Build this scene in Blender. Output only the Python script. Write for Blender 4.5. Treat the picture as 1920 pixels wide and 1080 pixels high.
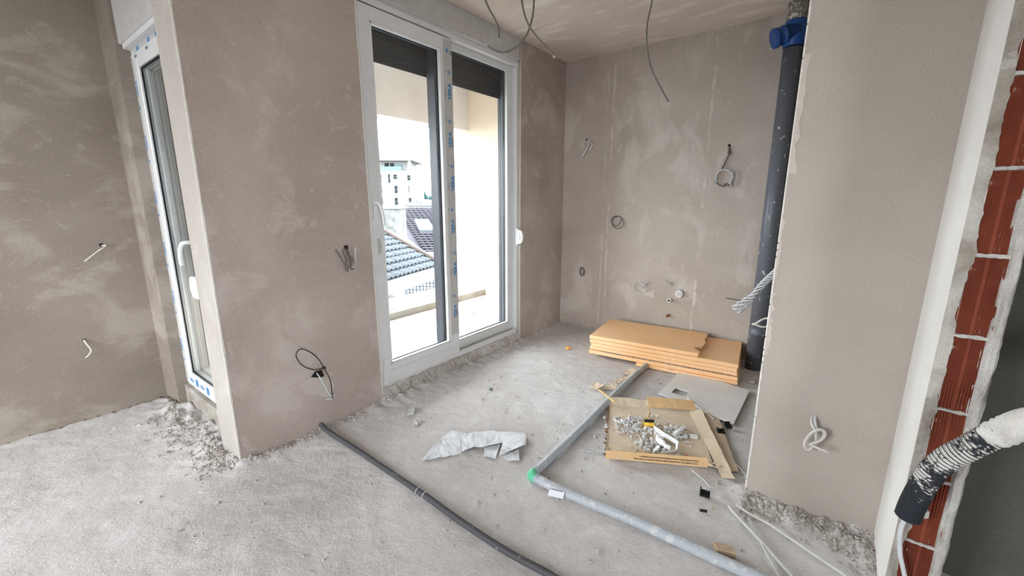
import bpy, bmesh, math, random
from mathutils import Vector, Matrix, noise

S = bpy.context.scene
for o in list(bpy.data.objects): bpy.data.objects.remove(o)
COL = S.collection
R = math.radians
random.seed(7)

# ---------------------------------------------------------------- camera
cam_d = bpy.data.cameras.new('camera'); cam = bpy.data.objects.new('camera', cam_d); COL.objects.link(cam)
cam_d.sensor_width = 36.0; cam_d.lens = 36.0 * 780.0 / 1920.0; cam_d.clip_start = 0.02; cam_d.clip_end = 500
cam.location = (0, 0, 1.40); cam.rotation_euler = (R(90 - 12.1), 0, R(37.2))
S.camera = cam

# ---------------------------------------------------------------- sky, light, exposure
S.view_settings.view_transform = 'Standard'; S.view_settings.look = 'None'
S.view_settings.gamma = 1.0; S.view_settings.use_curve_mapping = False
S.view_settings.exposure = 0.9
world = bpy.data.worlds.new('overcast_sky'); S.world = world; world.use_nodes = True
bg = world.node_tree.nodes['Background']
bg.inputs['Color'].default_value = (0.90, 0.95, 1.0, 1); bg.inputs['Strength'].default_value = 9.2

def area_light(name, loc, rot, sx, sy, power, col):
    d = bpy.data.lights.new(name, 'AREA'); d.shape = 'RECTANGLE'; d.size = sx; d.size_y = sy
    d.energy = power; d.color = col
    o = bpy.data.objects.new(name, d); COL.objects.link(o); o.location = loc; o.rotation_euler = rot
    return o
# light portals: they emit nothing themselves, they only guide the sky light through the wall openings; the side opening is an added one
for nm, loc, rot, sx, sy in (('rear_window_portal', (-2.35, -2.75, 1.4), (R(90), 0, 0), 1.9, 2.1), ('added_side_opening_portal', (3.15, -1.3, 1.4), (R(90), 0, R(90)), 1.6, 1.7),
                             ('sliding_door_portal', (-2.72, 2.42, 1.3), (R(90), 0, R(-90)), 1.64, 2.5)):
    po = area_light(nm, loc, rot, sx, sy, 1, (1, 1, 1)); po.data.cycles.is_portal = True

# ---------------------------------------------------------------- helpers
def lin(c):
    c = c / 255.0
    return c / 12.92 if c <= 0.04045 else ((c + 0.055) / 1.055) ** 2.4
def rgb(r, g, b): return (lin(r), lin(g), lin(b), 1.0)

class MB:
    """collects geometry for ONE mesh object"""
    def __init__(s): s.v = []; s.f = []
    def add(s, vs, fs):
        b = len(s.v); s.v += [tuple(p) for p in vs]; s.f += [tuple(i + b for i in f) for f in fs]
        return s
    def box(s, x0, x1, y0, y1, z0, z1):
        return s.add([(x0,y0,z0),(x1,y0,z0),(x1,y1,z0),(x0,y1,z0),(x0,y0,z1),(x1,y0,z1),(x1,y1,z1),(x0,y1,z1)],
                     [(3,2,1,0),(4,5,6,7),(0,1,5,4),(1,2,6,5),(2,3,7,6),(3,0,4,7)])
    def obox(s, c, ax, ay, az):
        """box from a centre and three half-axis vectors"""
        c = Vector(c); ax = Vector(ax); ay = Vector(ay); az = Vector(az); vs = []
        for k in (-1, 1):
            for (i, j) in ((-1,-1),(1,-1),(1,1),(-1,1)): vs.append(c + ax*i + ay*j + az*k)
        return s.add(vs, [(3,2,1,0),(4,5,6,7),(0,1,5,4),(1,2,6,5),(2,3,7,6),(3,0,4,7)])
    def prism(s, poly, d):
        """planar polygon (list of 3-D points) extruded by vector d"""
        n = len(poly); d = Vector(d)
        vs = [Vector(p) for p in poly] + [Vector(p) + d for p in poly]
        fs = [tuple(range(n - 1, -1, -1)), tuple(range(n, 2 * n))]
        for i in range(n):
            j = (i + 1) % n; fs.append((i, j, n + j, n + i))
        return s.add(vs, fs)
    def tube(s, pts, r, n=8, cap=True, closed=False):
        P = [Vector(p) for p in pts]; m = len(P)
        rr = r if isinstance(r, (list, tuple)) else [r] * m
        t0 = (P[1] - P[0]).normalized()
        up = Vector((0, 0, 1)) if abs(t0.z) < 0.9 else Vector((1, 0, 0))
        nv = (up - t0 * up.dot(t0)).normalized(); vs = []; fs = []
        for i in range(m):
            t = ((P[min(i + 1, m - 1)] - P[i]).normalized() + (P[i] - P[max(i - 1, 0)]).normalized())
            if t.length < 1e-6: t = t0
            t.normalize(); nv = nv - t * nv.dot(t)
            if nv.length < 1e-6: nv = t.orthogonal()
            nv.normalize(); bn = t.cross(nv)
            for k in range(n):
                a = 2 * math.pi * k / n
                vs.append(P[i] + (nv * math.cos(a) + bn * math.sin(a)) * rr[i])
        for i in range(m - 1):
            for k in range(n):
                k2 = (k + 1) % n
                fs.append((i*n + k, i*n + k2, (i+1)*n + k2, (i+1)*n + k))
        if cap: fs += [tuple(range(n - 1, -1, -1)), tuple((m-1)*n + k for k in range(n))]
        return s.add(vs, fs)
    def chunk(s, c, r, rnd, flat=1.0):
        """an irregular broken lump"""
        base = [(-1,-1,-1),(1,-1,-1),(1,1,-1),(-1,1,-1),(-.8,-.8,1),(.8,-.8,1),(.8,.8,1),(-.8,.8,1)]
        rot = Matrix.Rotation(rnd.uniform(0, 6.28), 3, 'Z') @ Matrix.Rotation(rnd.uniform(-.6, .6), 3, 'X')
        sc = Vector((rnd.uniform(.6, 1.2), rnd.uniform(.5, 1.1), rnd.uniform(.4, .9) * flat)) * r
        vs = []
        for b in base:
            v = Vector([b[i] * sc[i] * rnd.uniform(.55, 1.1) for i in range(3)])
            vs.append(rot @ v + Vector(c))
        return s.add(vs, [(3,2,1,0),(4,5,6,7),(0,1,5,4),(1,2,6,5),(2,3,7,6),(3,0,4,7)])
    def build(s, name, mat, parent=None, smooth=False, bevel=0, subd=0):
        me = bpy.data.meshes.new(name); me.from_pydata(s.v, [], s.f); me.update()
        bm = bmesh.new(); bm.from_mesh(me); bmesh.ops.recalc_face_normals(bm, faces=bm.faces)
        if bevel > 0:
            bmesh.ops.bevel(bm, geom=list(bm.edges), offset=bevel, segments=1, affect='EDGES', profile=.5)
        bm.to_mesh(me); bm.free()
        if smooth:
            for p in me.polygons: p.use_smooth = True
        o = bpy.data.objects.new(name, me); COL.objects.link(o)
        if mat: me.materials.append(mat)
        if parent: o.parent = parent; o.matrix_parent_inverse = parent.matrix_world.inverted()
        return o

def empty(name, loc=(0, 0, 0)):
    o = bpy.data.objects.new(name, None); COL.objects.link(o); o.location = loc; o.empty_display_size = .05
    o.matrix_world = Matrix.Translation(loc)
    return o
def tag(o, label=None, cat=None, group=None, kind=None):
    if label: o['label'] = label
    if cat: o['category'] = cat
    if group: o['group'] = group
    if kind: o['kind'] = kind
    return o
def struct(o): o['kind'] = 'structure'; return o

def smooth_path(pts, sub=5):
    """Catmull-Rom through the points"""
    P = [Vector(p) for p in pts]; out = []
    for i in range(len(P) - 1):
        p0 = P[max(i - 1, 0)]; p1 = P[i]; p2 = P[i + 1]; p3 = P[min(i + 2, len(P) - 1)]
        for k in range(sub):
            t = k / sub
            out.append(.5 * ((2*p1) + (p2 - p0)*t + (2*p0 - 5*p1 + 4*p2 - p3)*t*t + (3*p1 - p0 - 3*p2 + p3)*t**3))
    out.append(P[-1]); return out

# ---------------------------------------------------------------- materials
class NT:
    def __init__(s, name, rough=.8, metal=0.0, spec=.3):
        s.m = bpy.data.materials.new(name); s.m.use_nodes = True; s.t = s.m.node_tree
        s.b = s.t.nodes['Principled BSDF']; s.b.inputs['Roughness'].default_value = rough
        s.b.inputs['Metallic'].default_value = metal; s.b.inputs['Specular IOR Level'].default_value = spec
        s.co = None
    def n(s, typ, **k):
        d = s.t.nodes.new(typ)
        for a, v in k.items(): setattr(d, a, v)
        return d
    def link(s, a, b): s.t.links.new(a, b)
    def coord(s, scale=(1, 1, 1), rot=(0, 0, 0), loc=(0, 0, 0)):
        if s.co is None: s.co = s.n('ShaderNodeTexCoord')
        mp = s.n('ShaderNodeMapping'); mp.inputs['Scale'].default_value = scale
        mp.inputs['Rotation'].default_value = rot; mp.inputs['Location'].default_value = loc
        s.link(s.co.outputs['Object'], mp.inputs['Vector']); return mp.outputs['Vector']
    def noise(s, vec, scale, detail=4, rough=.55, dist=0.0):
        d = s.n('ShaderNodeTexNoise'); d.inputs['Scale'].default_value = scale; d.inputs['Detail'].default_value = detail
        d.inputs['Roughness'].default_value = rough; d.inputs['Distortion'].default_value = dist
        s.link(vec, d.inputs['Vector']); return d.outputs['Fac']
    def ramp(s, fac, a, b, ca=(0,0,0,1), cb=(1,1,1,1), mode='LINEAR'):
        d = s.n('ShaderNodeValToRGB'); d.color_ramp.elements[0].position = a; d.color_ramp.elements[1].position = b
        d.color_ramp.elements[0].color = ca; d.color_ramp.elements[1].color = cb; d.color_ramp.interpolation = mode
        s.link(fac, d.inputs['Fac']); return d.outputs['Color']
    def mix(s, fac, a, b, mode='MIX'):
        d = s.n('ShaderNodeMixRGB', blend_type=mode)
        for sock, v in ((d.inputs['Fac'], fac), (d.inputs['Color1'], a), (d.inputs['Color2'], b)):
            if hasattr(v, 'links') or hasattr(v, 'is_linked'): s.link(v, sock)
            elif isinstance(v, (int, float)): sock.default_value = v
            else: sock.default_value = v
        return d.outputs['Color']
    def math(s, op, a, b=0.0, clamp=False):
        d = s.n('ShaderNodeMath', operation=op, use_clamp=clamp)
        for i, v in enumerate((a, b)):
            if isinstance(v, (int, float)): d.inputs[i].default_value = v
            else: s.link(v, d.inputs[i])
        return d.outputs[0]
    def bump(s, h, strength=.3, dist=.01):
        d = s.n('ShaderNodeBump'); d.inputs['Strength'].default_value = strength; d.inputs['Distance'].default_value = dist
        s.link(h, d.inputs['Height']); s.link(d.outputs['Normal'], s.b.inputs['Normal'])
    def col(s, c):
        if isinstance(c, (tuple, list)): s.b.inputs['Base Color'].default_value = c
        else: s.link(c, s.b.inputs['Base Color'])
        return s.m

def plain(name, c, rough=.6, metal=0.0, spec=.3, var=.12, scale=30):
    """a plain colour with a little procedural unevenness"""
    t = NT(name, rough, metal, spec); v = t.coord()
    f = t.noise(v, scale, 3)
    c2 = tuple(x * (1 - var) for x in c[:3]) + (1,); c1 = tuple(min(1, x * (1 + var)) for x in c[:3]) + (1,)
    return t.col(t.ramp(f, .3, .7, c2, c1))

def plaster(name, base, smear, dark, seams=None, fine=0.35, streak=(1, 1, 1), rot=(0, 0, 0), smear_amt=.55, big=1.3):
    """trowelled lime-cement plaster: broad mottling, pale trowel smears, fine sand grain"""
    t = NT(name, .92, 0, .12)
    v = t.coord(); vs = t.coord(scale=streak, rot=rot)
    broad = t.noise(v, big, 5, .55, .4)
    c = t.mix(t.ramp(broad, .32, .68), dark, base)
    sm = t.noise(vs, 2.6, 7, .62, .5)
    c = t.mix(t.math('MULTIPLY', t.ramp(sm, .53, .62), smear_amt), c, smear)
    sp = t.noise(t.coord(scale=tuple(a * 1.7 for a in streak), rot=(.4, .7, .3)), 5.0, 8, .66, .8)
    c = t.mix(t.math('MULTIPLY', t.ramp(sp, .60, .65), smear_amt * .75), c, smear)
    if seams:
        sep = t.n('ShaderNodeSeparateXYZ'); t.link(t.co.outputs['Object'], sep.inputs[0])
        wob = t.noise(t.coord(scale=(0, 0, 1)), 3.0, 5)
        for ax, pos, wd in seams:
            d = t.math('ABSOLUTE', t.math('SUBTRACT', t.math('ADD', sep.outputs[ax], t.math('MULTIPLY', t.math('SUBTRACT', wob, .5), .05)), pos))
            m = t.math('LESS_THAN', d, wd)
            br = t.ramp(t.noise(t.coord(scale=(1, 1, .55)), 9.0, 6, .7), .46, .54)
            c = t.mix(t.math('MULTIPLY', t.math('MULTIPLY', m, br), .7), c, smear)
    g = t.noise(v, 190, 3, .7)
    c = t.mix(.35, c, t.mix(.5, c, t.ramp(g, .25, .75), 'OVERLAY'))
    h = t.math('ADD', t.math('MULTIPLY', g, .35), t.math('MULTIPLY', sm, .9))
    t.bump(h, fine, .006)
    return t.col(c)

BASE = rgb(172, 158, 143); SMEAR = rgb(198, 187, 174); DARK = rgb(150, 136, 121)
M = {}
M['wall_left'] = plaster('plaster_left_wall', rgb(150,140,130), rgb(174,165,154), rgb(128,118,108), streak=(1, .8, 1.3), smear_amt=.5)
M['wall_win'] = plaster('plaster_window_wall', rgb(189,177,168), rgb(208,199,191), rgb(168,155,146), smear_amt=.5)
M['wall_back'] = plaster('plaster_back_wall', rgb(191,181,172), rgb(212,204,196), rgb(172,161,151), streak=(1.3, 1, .7), smear_amt=.45,
                         seams=[(0, -1.82, .010), (0, -1.88, .006), (0, -0.93, .012)])
M['ceil'] = plaster('plaster_ceiling', rgb(226,214,203), rgb(244,236,228), rgb(210,197,185), streak=(.7, 2.6, 1), rot=(0, 0, .62), smear_amt=.65)
M['pillar'] = plaster('plaster_pillar', rgb(184,175,166), rgb(196,188,179), rgb(174,165,155), fine=.8, smear_amt=.18, big=2.0)
M['strip'] = plaster('plaster_reveal', rgb(184,178,171), rgb(198,193,187), rgb(172,165,157), smear_amt=.4)
M['white_jamb'] = plaster('white_skim_plaster', rgb(224,221,216), rgb(232,229,225), rgb(212,208,203), smear_amt=.3, fine=.25)
M['hall'] = plaster('dark_grey_plaster', rgb(98,97,92), rgb(110,109,104), rgb(86,85,80), smear_amt=.25, fine=.5)  # even dark grey, darker than the other wall plasters
M['cement'] = plaster('raw_cement', rgb(176,170,160), rgb(205,202,196), rgb(140,132,122), smear_amt=.6, fine=1.0, big=9)
M['rim'] = plaster('ragged_white_plaster', rgb(190,187,182), rgb(210,208,204), rgb(164,160,153), smear_amt=.5, fine=1.0, big=14)
M['rubble'] = plaster('mortar_rubble', rgb(194,188,183), rgb(212,208,204), rgb(166,159,152), smear_amt=.6, fine=1.0, big=16)

def floor_mat():
    t = NT('dusty_concrete_screed', .95, 0, .08); v = t.coord()
    a = t.noise(v, 1.4, 6, .6, .3); b = t.noise(v, 9, 8, .65, .6); g = t.noise(v, 150, 4, .7); q = t.noise(v, 34, 7, .68, .6)
    c = t.mix(t.ramp(a, .35, .65), rgb(194,189,186), rgb(210,207,206))
    c = t.mix(t.math('MULTIPLY', t.ramp(b, .52, .66), .5), c, rgb(220,218,218))
    c = t.mix(t.math('MULTIPLY', t.ramp(t.noise(v, 5, 9, .7, .4), .58, .72), .4), c, rgb(180,171,164))
    c = t.mix(t.math('MULTIPLY', t.ramp(t.noise(v, 70, 4, .65), .62, .72), .45), c, rgb(158,149,142))
    c = t.mix(t.math('MULTIPLY', t.ramp(q, .56, .68), .4), c, rgb(223,221,220))
    c = t.mix(.22, c, t.mix(.5, c, t.ramp(g, .25, .75), 'OVERLAY'))
    h = t.math('ADD', t.math('MULTIPLY', b, .7), t.math('MULTIPLY', g, .25))
    h = t.math('ADD', h, t.math('MULTIPLY', q, .8))
    t.bump(h, .65, .013)
    return t.col(c)
M['floor'] = floor_mat()
M['pvc'] = plain('white_upvc', rgb(226,227,228), .28, 0, .5, .03, 12)
M['pvc_grey'] = plain('film_covered_upvc', rgb(196,194,192), .4, 0, .4, .06, 14)
M['anthra'] = plain('anthracite_laminate', rgb(66,70,80), .35, 0, .5, .1, 20)
M['slat'] = plain('dark_shutter_slats', rgb(76,74,76), .5, 0, .4, .08, 18)
M['gasket'] = plain('black_gasket', rgb(24,25,28), .6)
M['bead'] = plain('zinc_corner_bead', rgb(225,222,214), .6, 0, .4, .1, 60)
M['blue'] = plain('blue_print', rgb(64,134,190), .6, 0, .2, .08, 60)
M['greyprint'] = plain('grey_print', rgb(96,112,130), .6, 0, .2, .08, 60)
M['wire_grey'] = plain('grey_cable_sheath', rgb(108,102,95), .6, 0, .3, .15, 50)
M['wire_white'] = plain('white_cable_sheath', rgb(202,198,191), .55, 0, .35, .08, 40)
M['wire_dark'] = plain('dark_cable_sheath', rgb(60,54,48), .6, 0, .3, .15, 60)
M['wire_twist'] = plain('pale_grey_wires', rgb(196,199,202), .5, 0, .4, .08, 60)
M['steel'] = plain('bare_wire_end', rgb(190,180,165), .4, .6, .5, .1, 60)
M['copper'] = plain('copper_pipe', rgb(176,120,92), .4, .7, .5, .15, 60)
M['patch'] = plain('filler_patch', rgb(198,189,180), .92, 0, .1, .05, 30)
M['hole'] = plain('dark_socket_hole', rgb(40,35,31), .95)
M['blue_plastic'] = plain('blue_drain_plastic', rgb(30,78,150), .35, 0, .5, .08, 12)
M['black_plastic'] = plain('black_plastic', rgb(28,29,31), .5, 0, .4, .15, 40)
M['white_plastic'] = plain('white_plastic', rgb(232,233,234), .4, 0, .45, .04, 30)
M['paper'] = plain('crumpled_white_paper', rgb(216,219,224), .75, 0, .2, .05, 18)
M['wood'] = plain('pale_wood', rgb(222,186,134), .7, 0, .2, .12, 50)
M['brown_chunk'] = plain('brown_broken_chunk', rgb(176,154,128), .85, 0, .1, .2, 60)
M['green'] = plain('green_joint_tape', rgb(96,190,150), .5, 0, .4, .15, 30)
M['green_chip'] = plain('green_grey_chip', rgb(120,140,130), .7, 0, .2, .2, 60)
M['orange_chip'] = plain('orange_foam_scrap', rgb(232,164,80), .8, 0, .1, .1, 60)
M['yellow'] = plain('yellow_label', rgb(246,206,80), .5, 0, .3, .05, 40)
M['red'] = plain('red_plastic', rgb(196,50,46), .5, 0, .3, .1, 40)
M['metal_strip'] = plain('pale_steel_profile', rgb(206,208,200), .45, .25, .5, .1, 20)
M['tile'] = plain('grey_porcelain_tile', rgb(222,219,217), .5, 0, .3, .04, 5)
M['chips'] = plaster('plaster_chips', rgb(214,214,213), rgb(236,236,235), rgb(184,184,181), smear_amt=.5, fine=.6, big=22)

def speckled(name, base, speck, thr, rough, scale=38, big=None, spec=.4, zfade=None):
    t = NT(name, rough, 0, spec); v = t.coord(scale=(1, 1, .55))
    f = t.ramp(t.noise(v, scale, 4, .6), thr, thr + .03)
    c = t.mix(f, base, speck)
    if big: c = t.mix(t.math('MULTIPLY', t.ramp(t.noise(v, 5, 8, .75), big, big + .05), .8), c, speck)
    t.bump(f, .15, .002)
    return t.col(c)
def hose_mat():
    t = NT('black_corrugated_hose', .5, 0, .4); v = t.coord()
    sep = t.n('ShaderNodeSeparateXYZ'); t.link(t.co.outputs['Object'], sep.inputs[0])
    n_ = t.noise(v, 34, 6, .7, .6); n2 = t.noise(v, 11, 4, .6)
    k = t.math('ADD', t.math('MULTIPLY', n_, .6), t.math('MULTIPLY', n2, .5))
    k = t.math('ADD', k, t.math('MULTIPLY', t.math('SUBTRACT', sep.outputs[2], .64), .7))     # more plaster stuck on the upper part
    f = t.ramp(k, .53, .56)
    t.bump(f, .3, .003)
    return t.col(t.mix(f, rgb(46,50,58), rgb(216,213,208)))
M['drain'] = speckled('grey_drain_pipe', rgb(100,104,113), rgb(206,204,200), .64, .38, 34, .70)
M['drain_dusty'] = speckled('dusty_drain_pipe', rgb(128,124,118), rgb(212,206,198), .52, .7, 60, .6)
M['pipe_floor'] = speckled('dusty_grey_conduit', rgb(170,176,182), rgb(192,194,195), .56, .5, 34, .70)
M['conduit_dark'] = speckled('dark_grey_corrugated_conduit', rgb(88,88,92), rgb(150,148,146), .64, .6, 40)
M['conduit_black'] = hose_mat()
M['conduit_coat'] = plaster('plaster_coat_on_conduit', rgb(220,217,211), rgb(234,232,228), rgb(190,186,178), smear_amt=.4, fine=1.0, big=20)

def foam_mat():
    t = NT('orange_xps_foam', .85, 0, .12); v = t.coord()
    c = t.mix(t.ramp(t.noise(v, 4, 4), .3, .7), rgb(255,203,148), rgb(255,212,168))
    c = t.mix(t.math('MULTIPLY', t.ramp(t.noise(v, 16, 6, .75), .60, .66), .6), c, rgb(200,180,160))
    c = t.mix(t.math('MULTIPLY', t.ramp(t.noise(v, 60, 4, .7), .64, .69), .6), c, rgb(160,128,100))
    t.bump(t.noise(v, 70, 4), .2, .003); return t.col(c)
M['foam'] = foam_mat()
def card_mat(name, a, b, dust):
    t = NT(name, .9, 0, .1); v = t.coord()
    c = t.mix(t.ramp(t.noise(v, 5, 4), .3, .7), a, b)
    c = t.mix(t.math('MULTIPLY', t.ramp(t.noise(v, 9, 7, .7), .48, .62), dust), c, rgb(196,186,172))
    t.bump(t.noise(t.coord(scale=(1, 12, 1)), 18, 3), .15, .003); return t.col(c)
M['card'] = card_mat('dusty_cardboard', rgb(206,187,162), rgb(216,198,174), .55)
M['card_clean'] = card_mat('brown_cardboard', rgb(214,176,128), rgb(222,186,140), .2)
M['card_dark'] = plain('torn_cardboard_edge', rgb(132,98,66), .95, 0, .1, .2, 80)
M['ink'] = plain('black_ink', rgb(62,44,34), .8)

def brick_mat():
    t = NT('red_hollow_brick', .8, 0, .2); v = t.coord()
    info = t.n('ShaderNodeObjectInfo')
    c = t.mix(t.ramp(t.noise(v, 7, 5, .6), .35, .65), rgb(106,50,37), rgb(132,68,48))
    c = t.mix(t.math('MULTIPLY', info.outputs['Random'], .4), c, rgb(90,42,32))
    c = t.mix(t.math('MULTIPLY', t.ramp(t.noise(t.coord(scale=(1, 1, .5)), 26, 6, .75), .63, .67), .75), c, rgb(204,188,176))
    t.bump(t.noise(v, 90, 3), .2, .002); return t.col(c)
M['brick'] = brick_mat()

def glass_mat():
    m = bpy.data.materials.new('window_glass'); m.use_nodes = True; t = m.node_tree; t.nodes.clear()
    out = t.nodes.new('ShaderNodeOutputMaterial'); mx = t.nodes.new('ShaderNodeMixShader')
    tr = t.nodes.new('ShaderNodeBsdfTransparent'); tr.inputs['Color'].default_value = (.95, .97, .965, 1)
    gl = t.nodes.new('ShaderNodeBsdfGlossy'); gl.inputs['Roughness'].default_value = .02
    ge = t.nodes.new('ShaderNodeNewGeometry'); dt = t.nodes.new('ShaderNodeVectorMath'); dt.operation = 'DOT_PRODUCT'
    t.links.new(ge.outputs['Normal'], dt.inputs[0]); t.links.new(ge.outputs['Incoming'], dt.inputs[1])
    def mt(op, x, y):
        d = t.nodes.new('ShaderNodeMath'); d.operation = op
        for i, v in enumerate((x, y)):
            if isinstance(v, (int, float)): d.inputs[i].default_value = v
            else: t.links.new(v, d.inputs[i])
        return d.outputs[0]
    c = mt('ABSOLUTE', dt.outputs['Value'], 0.0)
    f = mt('ADD', mt('MULTIPLY', mt('POWER', mt('SUBTRACT', 1.0, c), 5.0), .96), .04)     # Schlick reflectance
    t.links.new(f, mx.inputs[0]); t.links.new(tr.outputs[0], mx.inputs[1]); t.links.new(gl.outputs[0], mx.inputs[2])
    t.links.new(mx.outputs[0], out.inputs[0]); return m
M['glass'] = glass_mat()
# outdoors
M['ext_cream'] = plaster('cream_facade_render', rgb(232,216,196), rgb(238,225,208), rgb(226,209,188), smear_amt=.3, fine=.5)
M['curb'] = plaster('concrete_curb', rgb(160,157,151), rgb(178,176,171), rgb(142,139,132), smear_amt=.5, fine=.6, big=2)
M['rubble_dark'] = plaster('dark_mortar_crumbs', rgb(140,130,119), rgb(176,168,158), rgb(104,95,86), smear_amt=.5, fine=1.0, big=16)
M['ext_beam'] = plaster('grey_white_beam_render', rgb(226,225,224), rgb(234,233,232), rgb(218,216,214), smear_amt=.3, fine=.5)
M['ext_grey'] = plaster('balcony_screed', rgb(216,217,216), rgb(230,231,231), rgb(198,197,194), smear_amt=.5, fine=.6, big=2)
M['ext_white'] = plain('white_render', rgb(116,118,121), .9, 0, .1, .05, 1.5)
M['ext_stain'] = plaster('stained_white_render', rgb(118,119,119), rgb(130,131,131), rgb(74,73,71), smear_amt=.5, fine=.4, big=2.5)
M['tile_grey'] = plain('grey_roof_tile', rgb(74,78,83), .7, 0, .2, .15, 4)
M['tile_dark'] = plain('dark_roof_tile', rgb(53,51,58), .7, 0, .2, .2, 3)
M['ridge'] = plain('brown_ridge_flashing', rgb(66,58,55), .8, 0, .2, .15, 6)
M['win_dark'] = plain('dark_window_pane', rgb(30,34,37), .6, 0, .1, .2, 1)
M['win_blue'] = plain('blue_tinted_panel', rgb(84,100,108), .6, 0, .1, .15, 1)
M['facade'] = plain('pale_apartment_facade', rgb(122,122,120), .9, 0, .1, .04, .3)
M['conifer'] = plain('blue_green_conifer', rgb(44,66,66), .95, 0, .05, .35, .8)
M['ground'] = plain('street_ground', rgb(110,110,108), .95, 0, .05, .15, .3)
M['leaf'] = plain('dry_dark_leaf', rgb(70,66,60), .9, 0, .1, .3, 30)
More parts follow.
